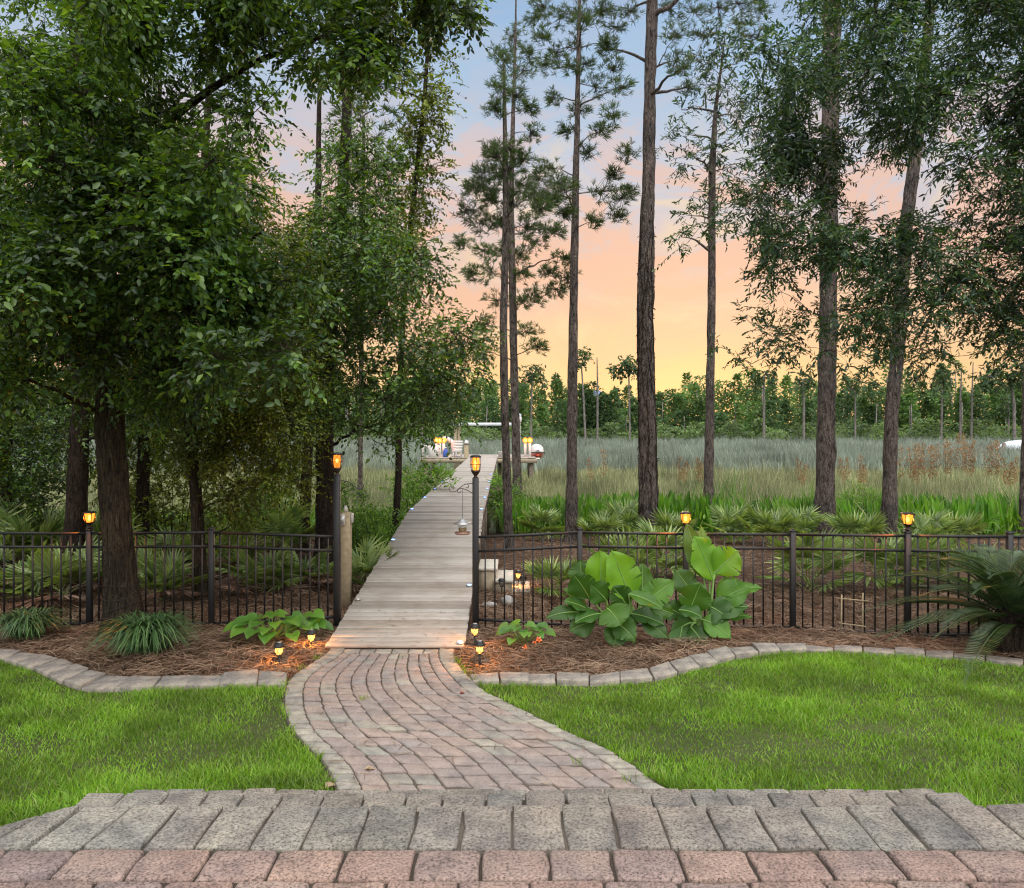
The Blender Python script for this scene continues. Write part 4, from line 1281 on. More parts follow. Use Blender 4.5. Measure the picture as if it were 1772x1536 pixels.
def cpx(px, py, Y, r, k, ry=None):
    """a clump seen at (px, py) with radius r photo pixels, standing at depth Y"""
    R_ = r * Y / F
    return (pp(px, py, Y), (R_, ry or R_, R_ * .8), k)
def fill(rng, poly, n, Y, r, k, holes=()):
    o = []
    P = np.array(poly, float)
    while len(o) < n:
        x, y = rng.uniform(P[:, 0].min(), P[:, 0].max()), rng.uniform(P[:, 1].min(), P[:, 1].max())
        if not inpoly(np.array([x]), np.array([y]), poly)[0]: continue
        if any(((x - hx) / hr) ** 2 + ((y - hy) / hs) ** 2 < 1 for hx, hy, hr, hs in holes): continue
        o.append(cpx(x, y, rng.uniform(*Y), rng.uniform(*r), k))
    return o

rg = np.random.default_rng(100)
holes_left = [(480, 225, 60, 60), (545, 160, 50, 55), (520, 290, 45, 40), (585, 240, 45, 55), (50, 75, 34, 26), (15, 200, 30, 45), (60, 255, 45, 22), (560, 330, 26, 30), (480, 360, 26, 22), (160, 335, 16, 12), (540, 400, 26, 30)]
def oak_limbs(root, P, rad, rng):
    """the few heavy spreading limbs that show through the leaves"""
    for pts in ([(186, 640), (270, 550), (360, 480), (420, 430), (462, 392)], [(184, 560), (110, 430), (40, 330), (-60, 260)], [(178, 380), (260, 240), (360, 150), (520, 70), (700, 30)], [(186, 660), (80, 600), (-20, 590)]):
        q = np.array([pp(x, y, 9.1 - .35 * i) for i, (x, y) in enumerate(pts)])
        u = np.linspace(0, len(q) - 1, 24)
        c = np.stack([smooth1(np.interp(u, np.arange(len(q)), q[:, k]), 7) for k in range(3)], -1)
        mb = MB(); tube(c + rng.normal(0, .008, c.shape), np.linspace(.07, .008, 24), 9, mb)
        mb.build("limb", MT['darkbark'], root, smooth=True)
    mb = MB()                                                   # dark light-string wire wound round the foot of the trunk
    th = np.linspace(0, 9 * math.pi, 110)
    z = .10 + .55 * th / th[-1] + .03 * np.sin(th * 1.7)
    c = np.stack([np.interp(z, P[:, 2], P[:, 0]), np.interp(z, P[:, 2], P[:, 1]), z], -1)
    rr = np.interp(z, P[:, 2], rad) * 1.06 + .01
    tube(c + np.stack([np.cos(th) * rr, np.sin(th) * rr, 0 * th], -1), .0045, 5, mb)
    mb.build("wire", MT['iron'], root)
# --- left: the big leaning oak just inside the fence, its near boughs filling the upper left
tree("oak_tree", "largest oak with leaning lit trunk and dense dark leaves, wire round its base",
     trunk_px([(214, 1092, 64), (208, 1000, 53), (200, 900, 48), (194, 800, 45), (188, 700, 43), (184, 560, 38), (178, 380, 38), (160, 200, 32), (130, 20, 26)], 9.1, 1.0, -.12, (9.0, .05)),
     fill(rg, [(-90, -90), (300, -90), (420, 120), (420, 330), (300, 520), (330, 690), (180, 700), (90, 660), (-90, 700)], 62, (6.2, 11.0), (45, 85), 62, holes_left)
     + fill(rg, [(-90, 300), (420, 330), (520, 520), (480, 690), (330, 640), (230, 690), (-90, 660)], 46, (6.0, 9.5), (40, 70), 62, holes_left)
     + fill(rg, [(60, -60), (240, -60), (260, 640), (120, 640), (60, 300)], 26, (6.4, 8.3), (38, 62), 60)
     + fill(rg, [(280, -90), (860, -80), (830, 20), (700, 60), (640, 130), (420, 130), (300, 60)], 34, (6.5, 8.5), (30, 55), 46, [(800, 70, 60, 60)]),
     'leaf', 'oakbark', 'oak', 1, leafp=(.072, .55), spray=(.25, 10), rough=.05, sides=28, bough=1.15, extra=oak_limbs)
# --- second oak behind the fence, olive leaves hanging low
tree("oak_tree", "slender oak behind the fence with low olive foliage left of the boardwalk",
     trunk_px([(348, 1030, 26), (344, 940, 22), (340, 860, 20), (330, 760, 19), (322, 640, 18), (330, 480, 16), (350, 330, 13)], 11.4, 1.0, None, (8.6, .03)),
     fill(rg, [(250, 360), (420, 300), (520, 420), (560, 560), (520, 640), (500, 760), (480, 850), (400, 870), (330, 790), (260, 760), (230, 560)], 60, (10.2, 13.5), (38, 66), 58, holes_left[:4])
     + fill(rg, [(380, 640), (540, 620), (520, 760), (500, 880), (410, 930), (370, 820)], 14, (10.2, 12.5), (30, 50), 50),
     'leaf', 'oakbark', 'oak_warm', 2, leafp=(.060, .50), spray=(.28, 9), sides=16)
# --- third: dark trunk by the lamp post, crown reaching over the boardwalk
tree("oak_tree", "dark trunked tree behind the left lamp post, crown reaching over the boardwalk",
     trunk_px([(560, 950, 33), (563, 860, 31), (562, 760, 30), (566, 660, 27), (575, 520, 24), (590, 380, 20), (600, 200, 16)], 14.6, 1.0, None, (12.0, .04)),
     fill(rg, [(520, 420), (640, 430), (720, 480), (800, 540), (830, 620), (790, 690), (740, 730), (640, 690), (560, 730), (500, 700), (490, 560)], 58, (11.0, 15.5), (32, 58), 46, [(640, 600, 22, 18), (610, 640, 30, 14), (690, 560, 14, 14), (585, 575, 16, 20)])
     + fill(rg, [(560, 260), (640, 220), (700, 330), (760, 440), (760, 520), (600, 480), (520, 420)], 32, (12.0, 16.0), (30, 55), 42, [(650, 250, 30, 40), (560, 330, 30, 30)])
     + [cpx(700, 745, 11.2, 26, 9), cpx(645, 760, 11.2, 24, 9), cpx(800, 665, 11.5, 22, 10), cpx(790, 720, 11.5, 22, 10), cpx(615, 735, 11.3, 20, 10), cpx(745, 640, 11.5, 30, 14)],
     'leaf', 'darkbark', 'oak', 3, leafp=(.085, .46), spray=(.32, 8), sides=18, twig_r=.005)
# --- vine clad trunk: a narrow leafy column
def column_clumps(rng):
    o = []
    for y in np.arange(150, 470, 13):
        cx = np.interp(y, [150, 280, 420, 470], [735, 728, 712, 700]) + rng.normal(0, 12)
        o.append(cpx(cx, y, 17.5 + rng.uniform(-.4, .4), rng.uniform(22, 38), 22))
    return o
tree("vine_clad_tree", "slim dark leaning trunk at the boardwalk edge, wrapped in leafy vine higher up",
     trunk_px([(682, 925, 13), (689, 850, 12), (690, 760, 11), (692, 660, 11), (700, 500, 10), (715, 350, 9), (735, 170, 7)], 17.6, 1.0, None, (12.5, .03)),
     column_clumps(rg) + fill(rg, [(640, -60), (780, -60), (790, 80), (740, 150), (660, 140)], 16, (16.5, 18.5), (28, 48), 28)
     + fill(rg, [(600, 60), (680, 20), (690, 150), (630, 200), (590, 150)], 9, (16.5, 18.5), (28, 46), 24),
     'leaf', 'darkbark', 'oak_warm', 4, leafp=(.10, .5), spray=(.34, 8), sides=12, twig_r=.006)
tree("shade_tree", "dark slim trunk directly left of the thicker dark trunk by the lamp post",
     trunk_px([(526, 930, 18), (530, 820, 18), (537, 720, 18), (546, 600, 16), (550, 400, 13)], 17.0, 1.0, None, (10, .04)),
     fill(rg, [(440, 460), (540, 380), (600, 520), (560, 690), (470, 690)], 26, (16, 19), (38, 60), 34, holes_left[-1:]),
     'leaf', 'darkbark', 'oak', 5, leafp=(.10, .5), spray=(.36, 8), sides=12, twig_r=.006)
tree("shade_tree", "blackish trunk in deep shade directly behind the largest oak",
     trunk_px([(128, 930, 34), (134, 840, 32), (140, 700, 30), (146, 520, 26), (150, 300, 20)], 13.0, 1.0, None, (10, .05)),
     fill(rg, [(-120, 60), (330, 40), (420, 330), (380, 640), (240, 790), (60, 760), (-120, 740)], 70, (12, 16.5), (55, 95), 52, holes_left[4:7]),
     'leaf', 'darkbark', 'oak', 6, leafp=(.085, .52), spray=(.34, 9), sides=14, twig_r=.006)
tree("shade_tree", "pale spotted trunk at the edge of view beyond the left fence",
     trunk_px([(8, 900, 20), (10, 800, 20), (14, 700, 19), (16, 500, 16)], 14.5, 1.0, None, (8.5, .04)),
     fill(rg, [(-180, 420), (60, 420), (90, 640), (60, 780), (-180, 800)], 26, (13.5, 16), (45, 75), 40),
     'leaf', 'oakbark', 'oak_warm', 7, leafp=(.08, .5), spray=(.32, 9), sides=12, twig_r=.005)
tree("shade_tree", "thin brown trunk between the largest oak and the slender oak",
     trunk_px([(246, 900, 22), (248, 800, 20), (250, 700, 18), (262, 560, 15)], 16.0, 1.0, None, (9.5, .04)),
     fill(rg, [(160, 560), (330, 560), (440, 640), (420, 780), (300, 800), (200, 770)], 30, (15, 18.5), (42, 70), 44),
     'leaf', 'darkbark', 'oak_warm', 8, leafp=(.09, .5), spray=(.34, 9), sides=12, twig_r=.005)
tree("pine_tree", "thin bare pine trunk in the grass left of the boardwalk",
     trunk_px([(623, 835, 9), (624, 760, 8), (625, 640, 8), (628, 400, 7)], 29.0, 1.0, None, (14, .05)),
     fill(rg, [(560, 150), (700, 120), (720, 300), (600, 330)], 12, (28, 30.5), (26, 40), 14),
     'needle', 'pinebark', 'needle', 9, needles=(20, .3, .022), sides=10, twig_r=.012)

# --- pines of the middle and right
def pclumps(lst, Y, r=(17, 27), k=9, dy=1.0, seed=0):
    q = np.random.default_rng(seed)
    return [cpx(x, y, Y + q.uniform(-dy, dy), q.uniform(*r), k) for x, y in lst]
PA = [(872, 105), (866, 150), (855, 182), (892, 165), (915, 185), (850, 260), (880, 255), (905, 275), (838, 298), (818, 325), (868, 300), (900, 318), (930, 308), (950, 345), (975, 322), (848, 342), (808, 362), (886, 350), (938, 360), (980, 365), (830, 385), (862, 385), (912, 392), (845, 325), (925, 340), (880, 290), (860, 270)]
tree("pine_tree", "slim pine standing directly right of the boardwalk, nearer of the close pair",
     trunk_px([(881, 958, 17), (878, 860, 15), (875, 760, 14), (872, 660, 14), (871, 560, 13), (874, 450, 12), (876, 350, 11), (874, 240, 8), (872, 110, 4)], 17.2, 1.0, None),
     pclumps(PA, 17.2, (19, 33), 39, 1.0, 1), 'needle', 'pinebark', 'needle', 11, needles=(15, .15, .010), sides=14, twig_r=.006)
PB = [(800, 420), (838, 432), (925, 418), (950, 468), (982, 480), (962, 500), (930, 512), (905, 520), (860, 520), (840, 560), (930, 600), (912, 575), (838, 610), (900, 470), (815, 470), (850, 470), (945, 395), (900, 440), (870, 430), (890, 60), (870, 90), (905, 120), (920, 230), (960, 400), (975, 445)]
tree("pine_tree", "pine of the close pair farther from the boardwalk edge, trunk slightly leaning",
     trunk_px([(897, 884, 17), (894, 800, 15), (891, 700, 14), (888, 560, 13), (886, 450, 12), (884, 350, 10), (888, 200, 7), (892, 60, 4)], 26.5, 1.0, None, (17.5, .02)),
     pclumps(PB, 26.5, (19, 32), 36, 1.4, 2), 'needle', 'pinebark', 'needle', 12, needles=(15, .20, .015), sides=14, twig_r=.009)
PC = [(938, 60), (962, 92), (1010, 30), (1048, 72), (925, 28), (985, 112), (1060, 118), (1030, 150), (1078, 150), (958, 168), (1062, 198), (1040, 225), (1015, 262), (945, 288), (968, 318), (1062, 300), (1040, 332), (1088, 262), (1075, 342), (925, 332), (1000, 70), (970, 30), (945, 110), (1090, 330), (1070, 375), (1030, 380), (915, 90), (1010, 110), (1000, 190), (980, 225), (940, 10), (1040, 20), (990, -20), (1060, -30)]
tree("pine_tree", "straight pine with sparse tufted branches, left of the thick shaggy pine",
     trunk_px([(989, 938, 24), (989, 860, 20), (990, 760, 18), (991, 660, 17), (992, 560, 15), (994, 450, 14), (996, 330, 12), (999, 200, 9), (1003, 0, 6)], 19.0, 1.0, None, (14.5, .02)),
     pclumps(PC, 19.0, (18, 30), 30, 1.2, 3), 'needle', 'pinebark', 'needle', 13, needles=(15, .16, .011), sides=16, twig_r=.007)

def shaggy(root, P, rad, rng):
    """dry creeper stems and leaf scraps clinging to the trunk"""
    mb = MB()
    lo, hi = 1.0, 7.5
    k = 900
    i = rng.integers(0, len(P), k)
    ok = (P[i, 2] > lo) & (P[i, 2] < hi); i = i[ok]; k = len(i)
    a = rng.uniform(0, 2 * math.pi, k)
    o = np.stack([np.cos(a), np.sin(a), 0 * a], -1)
    p = P[i] + o * (rad[i] * 1.0)[:, None] + np.stack([0 * a, 0 * a, rng.uniform(-.07, .07, k)], -1)
    V, Fq = leaf_mesh(p, nrm(o * .6 + np.array([0, 0, -1]) + rng.normal(0, .5, (k, 3))), o + rng.normal(0, .4, (k, 3)), rng.uniform(.05, .12, k), rng.uniform(.02, .045, k))
    mb.add(V, Fq)
    for _ in range(9):
        z = np.arange(.2, rng.uniform(4, 8), .12)
        ang = rng.uniform(0, 6.28) + np.cumsum(rng.normal(0, .12, len(z)))
        c = np.stack([np.interp(z, P[:, 2], P[:, 0]), np.interp(z, P[:, 2], P[:, 1]), z], -1)
        rr = np.interp(z, P[:, 2], rad) + .012
        tube(c + np.stack([np.cos(ang) * rr, np.sin(ang) * rr, 0 * ang], -1), .011, 5, mb)
    mb.build("creeper", MT['darkbark'], root)
PD = [(1040, 15), (1062, 45), (1000, 18), (1090, 18), (1160, 15), (1200, 18), (1242, 12), (1282, 38), (1215, 58), (1182, 115), (1300, 62), (1192, 150), (1170, 105), (1080, -40), (1140, -50), (1020, -40), (1200, -40), (1260, -30), (1320, 10), (1050, 85), (1275, 5), (1170, 60), (1100, -110), (1160, -130), (1060, -120), (1220, -110)]
tree("pine_tree", "thickest shaggy barked pine with creeper, standing between two slimmer pines",
     trunk_px([(1122, 938, 34.2), (1122, 860, 30.6), (1121, 760, 28.8), (1118, 660, 27.9), (1117, 560, 27.9), (1118, 480, 27.0), (1120, 400, 23.4), (1123, 250, 20.7), (1125, 120, 19.8), (1129, 0, 18.0)], 19.3, 1.0, None, (16.5, .06)),
     pclumps(PD, 19.3, (20, 34), 27, 1.6, 4), 'needle', 'pinebark', 'needle', 14, needles=(15, .17, .011), sides=24, rough=.06, bough=1.9, twig_r=.008, extra=shaggy)
PE = [(1180, 190), (1190, 232), (1202, 272), (1242, 262), (1262, 242), (1230, 300), (1262, 290), (1200, 332), (1250, 332), (1215, 362), (1190, 372), (1242, 182), (1272, 200), (1255, 150), (1282, 170), (1180, 282), (1225, 395), (1180, 410), (1255, 385), (1160, 250), (1235, 120), (1252, 88), (1222, 150), (1268, 112), (1242, 58), (1212, 105), (1262, 60), (1230, 85)]
tree("slim_tree", "slim trunk forking into two near its top, between shaggy pine and plain pine",
     trunk_px([(1225, 908, 19), (1226, 840, 17), (1228, 740, 15), (1229, 640, 14), (1231, 560, 14), (1232, 460, 13), (1232, 300, 12), (1238, 190, 7), (1250, 100, 3), (1256, 50, 1.2)], 23.5, 1.0, None),
     pclumps(PE, 23.5, (15, 24), 11, 1.0, 5), 'leaf', 'pinebark', 'willow', 15, leafp=(.16, .30), spray=(.4, 9), sides=14, twig_r=.008, bough=1.8)
tree("pine_tree", "large plain pine trunk rising through the drooping leaves, left of the leaning pine",
     trunk_px([(1425, 932, 37.8), (1428, 860, 31.8), (1429, 760, 29.2), (1431, 660, 28.4), (1433, 560, 28.4), (1434, 400, 27.5), (1437, 200, 27.5), (1441, 0, 28.4)], 19.5, 1.0, None, (17, .1)),
     pclumps([(1380, -60), (1430, -90), (1480, -70), (1350, -120), (1500, -130), (1420, -150)], 19.5, (20, 30), 10, 1.5, 6), 'needle', 'pinebark', 'needle', 16, needles=(24, .2, .012), sides=26, rough=.05, twig_r=.008)
tree("pine_tree", "pine leaning right beside the glowing fence lantern near the cycad",
     trunk_px([(1537, 946, 29.9), (1539, 860, 23.8), (1541, 760, 22.0), (1544, 690, 22.0), (1554, 600, 22.0), (1560, 500, 22.0), (1567, 400, 21.1), (1586, 250, 19.4), (1606, 60, 16.7)], 18.4, 1.0, None, (15, .08)),
     pclumps([(1600, -60), (1640, -90), (1680, -70), (1580, -120), (1660, -130)], 18.4, (20, 30), 10, 1.5, 7), 'needle', 'pinebark', 'needle', 17, needles=(24, .2, .012), sides=22, twig_r=.008)
tree("pine_tree", "dark pine trunk at the border of view, right of the reed plumes",
     trunk_px([(1775, 930, 22), (1776, 850, 20), (1778, 760, 19), (1782, 600, 18), (1786, 300, 16)], 20.5, 1.0, None, (14, .05)),
     pclumps([(1760, -60), (1800, -90), (1830, -70)], 20.5, (20, 30), 10, 1.5, 8), 'needle', 'pinebark', 'needle', 18, needles=(24, .2, .012), sides=14, twig_r=.008)

# --- right: a willow oak rooted beyond the frame, its boughs hanging into view
wo = fill(rg, [(1500, -90), (1950, -90), (1950, 420), (1760, 430), (1640, 330), (1520, 260), (1470, 120)], 66, (9.0, 13.0), (40, 66), 68, [(1600, 225, 20, 16), (1710, 245, 18, 12)])
wo += fill(rg, [(1270, -60), (1480, -60), (1480, 320), (1380, 330), (1290, 270), (1255, 140)], 24, (9.5, 13), (28, 46), 36, [(1440, 90, 30, 20), (1400, 260, 20, 15), (1330, 150, 18, 14)])
wo += fill(rg, [(1300, 200), (1480, 240), (1520, 420), (1440, 480), (1330, 440), (1290, 400)], 20, (9.5, 13), (26, 42), 32, [(1390, 330, 22, 18)])
wo += fill(rg, [(1290, 340), (1420, 360), (1520, 480), (1500, 600), (1420, 590), (1330, 600), (1300, 540)], 17, (9.5, 12.5), (24, 40), 24, [(1370, 470, 26, 22)])
wo += fill(rg, [(1480, 400), (1620, 360), (1900, 420), (1900, 600), (1780, 610), (1690, 570), (1600, 620), (1500, 600)], 40, (9.2, 13.0), (30, 48), 38, [(1560, 470, 26, 20), (1640, 540, 32, 22), (1700, 500, 16, 14)])
wo += fill(rg, [(1255, 60), (1500, 0), (1772, 300), (1830, 640), (1690, 600), (1600, 645), (1500, 625), (1330, 620), (1285, 480)], 16, (9.5, 13.0), (40, 66), 18)
wo += [cpx(1300, 630, 10.5, 26, 8), cpx(1350, 600, 10.5, 30, 12), cpx(1275, 620, 10.6, 18, 5), cpx(1500, 625, 10.0, 24, 10), cpx(1530, 600, 10.0, 28, 12), cpx(1215, 390, 10.5, 22, 5), cpx(1190, 420, 10.5, 18, 4), cpx(1290, 550, 10.5, 22, 7), cpx(1620, 620, 10.3, 26, 9), cpx(1740, 610, 10, 30, 14), cpx(1245, 600, 10.6, 16, 3)]
tree("willow_oak_tree", "willow oak with dark narrow leaves, long boughs hanging over the right fence",
     [(9.6, 11.2, -.4, .30), (9.5, 11.2, 1.5, .26), (9.3, 11.1, 3.5, .24), (9.0, 11.0, 5.2, .20), (8.2, 11.0, 6.8, .15), (7.4, 11.0, 8.2, .08)],
     wo, 'leaf', 'darkbark', 'willow', 19, leafp=(.086, .32), spray=(.27, 11), bough=1.3, min_up=.0, twig_r=.0035)

# ------------------------------------------------------------------ low plants
def fan(rng, mb, o, d, pl, sl, nseg, wd, half=1.9):
    """one palmetto fan: petiole then narrow segments spread in a plane"""
    o, d = np.asarray(o, float), nrm(np.asarray(d, float))
    tip = o + d * pl + np.array([0, 0, .06 * pl])
    tube([o, (o + tip) / 2 + np.array([0, 0, .03]), tip], [.007, .006, .004], 4, mb, caps=False)
    side = nrm(np.cross(d, [0, 0, 1.0]) + rng.normal(0, .15, 3))
    nrmv = nrm(np.cross(side, d))
    fwd = nrm(d + nrmv * rng.uniform(-.3, .25))
    a = np.linspace(-half, half, nseg) + rng.normal(0, .04, nseg)
    D = np.cos(a)[:, None] * fwd + np.sin(a)[:, None] * side + nrmv * .12
    L = sl * (.72 + .28 * np.cos(a * .8)) * rng.uniform(.9, 1.1, nseg)
    V, Fq = leaf_mesh(np.repeat(tip[None], nseg, 0), D, np.repeat(nrmv[None], nseg, 0), L, np.full(nseg, wd), .4, .22, (.3, 1, .65, .75))
    mb.add(V, Fq)
def palmetto_mesh(seed, n=12, size=1.0, dead=0):
    rng = np.random.default_rng(seed)
    live, dd = MB(), MB()
    for i in range(n + dead):
        isd = i >= n
        az = i * 2.4 + rng.normal(0, .25)
        el = rng.uniform(.25, 1.25) if not isd else rng.uniform(-.12, .35)
        d = (math.cos(az) * math.cos(el), math.sin(az) * math.cos(el), math.sin(el))
        fan(rng, dd if isd else live, (rng.normal(0, .04), rng.normal(0, .04), rng.uniform(.02, .12)), d, size * rng.uniform(.28, .55), size * rng.uniform(.30, .44), 17, .046 * size)
    return live, dd
PALMS = []
for v, (n, dead) in enumerate([(15, 0), (13, 0), (15, 5), (12, 8)]):
    root = thing("palmetto", "template", "palmetto", (0, 0, 0), "saw palmettos round the fence")
    live, dd = palmetto_mesh(40 + v, n, 1.0, dead)
    live.build("fronds", MT['palm'], root)
    if dead: dd.build("dead_fronds", MT['deadpalm'], root)
    PALMS.append(root)
pal = [  # px, base py, depth, size, variant, label
    (936, 19.5, 1.05, 0, "palmetto between the close pine pair and the straight pine"),
    (1045, 18.6, 1.0, 1, "palmetto right of the straight pine, behind the fence rail"),
    (1085, 20.0, 1.1, 0, "palmetto close on the left side of the shaggy pine"),
    (1165, 18.2, 1.0, 1, "palmetto just right of the shaggy pine base"),
    (1270, 18.8, 1.0, 0, "palmetto at the foot of the forking slim tree"),
    (1335, 18.0, 1.1, 1, "palmetto between the slim tree and the large plain pine"),
    (1390, 18.6, .95, 0, "palmetto touching the left side of the large plain pine"),
    (1480, 17.2, 1.05, 1, "palmetto between the large plain pine and the leaning pine"),
    (1610, 16.5, 1.0, 0, "palmetto glowing beside the right fence lantern"),
    (1650, 17.5, 1.0, 1, "palmetto with yellowish fronds behind the fence near the cycad"),
    (1400, 12.0, 1.05, 0, "palmetto low behind the fence post under the large plain pine"),
    (1530, 12.2, 1.05, 1, "palmetto low behind the fence, left of the lantern post"),
    (1590, 12.4, 1.0, 0, "palmetto low behind the lantern fence post"),
    (1085, 12.8, 1.0, 1, "palmetto behind the fence directly back of the wider banana plant"),
    (1140, 13.2, 1.05, 0, "palmetto behind the fence between the two banana plants"),
    (955, 11.6, .7, 1, "small palmetto right of the stone steps"),
    (632, 12.0, .95, 2, "palmetto spilling over the boardwalk edge by the outlet post"),
    (530, 12.4, .95, 3, "palmetto with brown dead fans left of the lamp post"),
    (455, 12.0, 1.0, 3, "palmetto with drooping dead fans behind the left fence middle"),
    (405, 13.5, 1.1, 2, "palmetto behind the left fence post near the slender oak"),
    (490, 15.5, 1.3, 2, "tall palmetto in front of the dark trunks"),
    (300, 13.0, 1.1, 3, "palmetto in shade right of the largest oak trunk"),
    (280, 11.2, .9, 2, "palmetto low behind the fence right of the largest oak"),
    (110, 11.2, 1.1, 3, "palmetto with pale dead fans behind the fence, left of the orange lantern"),
    (30, 11.5, 1.1, 3, "palmetto with dead fans behind the fence at the shaded end"),
    (60, 13.5, 1.5, 2, "tall palmetto in shade behind the left fence end"),
    (180, 14.0, 1.3, 2, "palmetto in deep shade behind the largest oak"),
    (-30, 13.0, 1.3, 2, "palmetto beyond the last visible left fence picket"),
    (1700, 12.0, .9, 1, "palmetto behind the fence above the cycad"),
]
seen = set()
for px, Y, s, v, lab in pal:
    x = (px - CX) * Y / F
    o = PALMS[v]
    rz = (px * .37) % 6.28
    if v not in seen:
        seen.add(v)
        o.location = (x, Y, gz(Y)); o.scale = (s, s, s); o.rotation_euler = (0, 0, rz); o['label'] = lab
    else:
        copy_tree(o, (x, Y, gz(Y)), lab, rz, s * (1.12 if px > 860 else 1.1))

# banana plants
def banana_leaf(root, st, tip, wid, face, sag, seed, y0, y1, mat='banana', ribmat='rib'):
    rng = np.random.default_rng(seed)
    a, b = pp(st[0], st[1], y0), pp(tip[0], tip[1], y1)
    L = np.linalg.norm(b - a)
    m = (a + b) / 2 + np.array([0, 0, sag * L])
    n = 46
    c = bez(a, m, b, n)
    T = nrm(np.gradient(c, axis=0))
    fv = nrm(np.array(face, float))
    S = nrm(np.cross(T, fv)); N = np.cross(S, T)
    N = np.where((N @ fv)[:, None] > 0, N, -N)
    u = np.linspace(0, 1, n)
    w = .98 * wid * 8.7 / F * np.clip(np.sin(np.clip(u * 1.02 + .0, 0, 1) ** .74 * math.pi) ** .80, .05, 1)
    w[0] = .012; w[-1] = .006
    cols = np.array([-1, -.66, -.33, -.02, .02, .33, .66, 1])
    wav = .05 * wid * 8.7 / F
    V = np.zeros((n, 8, 3))
    ph = rng.uniform(0, 6)
    for j, q in enumerate(cols):
        lift = .20 * abs(q) ** 1.0 * w - .12 * q * q * w
        rip = wav * np.sin(u * 13 + ph + q * 2.5) * abs(q) ** 2 + .0030 * np.cos(np.arange(n) * math.pi) * (abs(q) > .1) * min(1, abs(q) * 2.5)
        edge = 1 + (abs(q) > .9) * rng.normal(0, .018, n)
        V[:, j] = c + S * (q * w / 2 * edge)[:, None] + N * (lift + rip)[:, None] + T * (abs(q) * w * .12)[:, None]
    for q_ in rng.integers(10, 40, rng.integers(1, 4)):           # wind tears running in from the edge
        for j_, k_ in (((0, .42), (1, .25)) if rng.random() < .5 else ((7, .42), (6, .25))):
            V[q_, j_] = V[q_, j_] * (1 - k_) + c[q_] * k_
    V = V.reshape(-1, 3)
    Fq = np.array([[i * 8 + j, i * 8 + j + 1, (i + 1) * 8 + j + 1, (i + 1) * 8 + j] for i in range(n - 1) for j in range(7)])
    mb = MB(); mb.add(V, Fq)
    lf = mb.build("leaf", MT[mat], root, smooth=True)
    mb = MB()
    tube(c + N * .004, np.linspace(.009, .002, n), 6, mb)
    mb.build("midrib", MT[ribmat], lf, smooth=True)
    return a
def banana(label, base, stems, leaves, seed, dY, lit_leaves=(), shaded_leaves=()):
    root = thing("banana_plant", label, "banana plant", (base[0], base[1], 0), "banana plants before the fence")
    tops = []
    for i, lf in enumerate(leaves):
        st, tip, wid, face, sag = lf[:5]
        yo = lf[5] if len(lf) > 5 else 0
        a = banana_leaf(root, st, tip, wid, face, sag, seed + i, base[1] + dY + yo * .4, base[1] + dY + yo, 'banana_lit' if i in lit_leaves else ('banana_shaded' if i in shaded_leaves else 'banana'))
        tops.append(a)
    for (sx_, sy_, tx, ty, r) in stems:
        a = np.array([(sx_ - CX) * base[1] / F, base[1], -.03]); b = pp(tx, ty, base[1] + dY)
        mb = MB(); tube(bez(a, (a + b) / 2 + np.array([.02, 0, 0]), b, 7), np.linspace(r, r * .55, 7), 10, mb)
        mb.build("stem", MT['rib'], root, smooth=True)
    mb = MB()
    for a in tops:                                             # leaf stalks run down to the nearest stem
        c0 = min(((np.array([(s_[0] - CX) * base[1] / F, base[1], .18])) for s_ in stems), key=lambda q: np.linalg.norm(q - a))
        tube(bez(c0, (c0 + a) / 2 + np.array([0, 0, .05]), a, 6), np.linspace(.018, .010, 6), 6, mb)
    mb.build("stalk", MT['rib'], root, smooth=True)
    return root
FR, UPF = (0, -1, .25), (0, -.55, 1)
banana("wider banana plant with two upright bright leaves, nearer the stone steps", gp(1078, 1114), [(1060, 1114, 1060, 1050, .035), (1095, 1114, 1095, 1050, .03)],
       [((1040, 1018), (1038, 951), 58, (.15, -1, .1), .02, .05), ((1092, 1040), (1058, 952), 66, (.25, -1, .2), .06, -.05), ((1008, 1020), (1004, 968), 46, (-.3, -1, .1), .03, .12),
        ((1110, 1040), (1112, 974), 44, (.3, -1, .2), .03, .12), ((1110, 1048), (1168, 1005), 48, (.1, -.9, .5), .05, .05), ((1020, 1035), (992, 994), 52, (-.2, -1, .1), .10, -.1),
        ((1050, 1040), (1022, 1012), 46, (-.1, -1, .4), .08, -.16), ((1088, 1028), (1148, 1055), 34, (0, -.6, 1), .12, -.25), ((1050, 1052), (1075, 1083), 62, (0, -.9, .5), .12, -.32),
        ((1020, 1056), (975, 1040), 32, UPF, .10, -.1), ((1010, 1060), (943, 1070), 30, (.1, -.8, .7), .14, -.15), ((1040, 1062), (994, 1078), 34, UPF, .14, -.2),
        ((1085, 1048), (1060, 1015), 44, (0, -1, .2), .05, -.12), ((1060, 1072), (1100, 1108), 44, FR, .10, -.28), ((1110, 1070), (1155, 1105), 36, (0, -.9, .5), .10, -.2),
        ((1030, 1075), (985, 1092), 44, FR, .12, -.15), ((1070, 1078), (1062, 1122), 44, FR, .08, -.2), ((1090, 1062), (1150, 1082), 40, UPF, .12, -.15), ((1125, 1052), (1165, 1062), 36, FR, .08, 0), ((1015, 1050), (975, 1018), 26, UPF, .1, .05)], 300, .02, (0, 1), (2, 5, 6, 9, 10, 11, 12, 13, 14, 15, 16, 17))
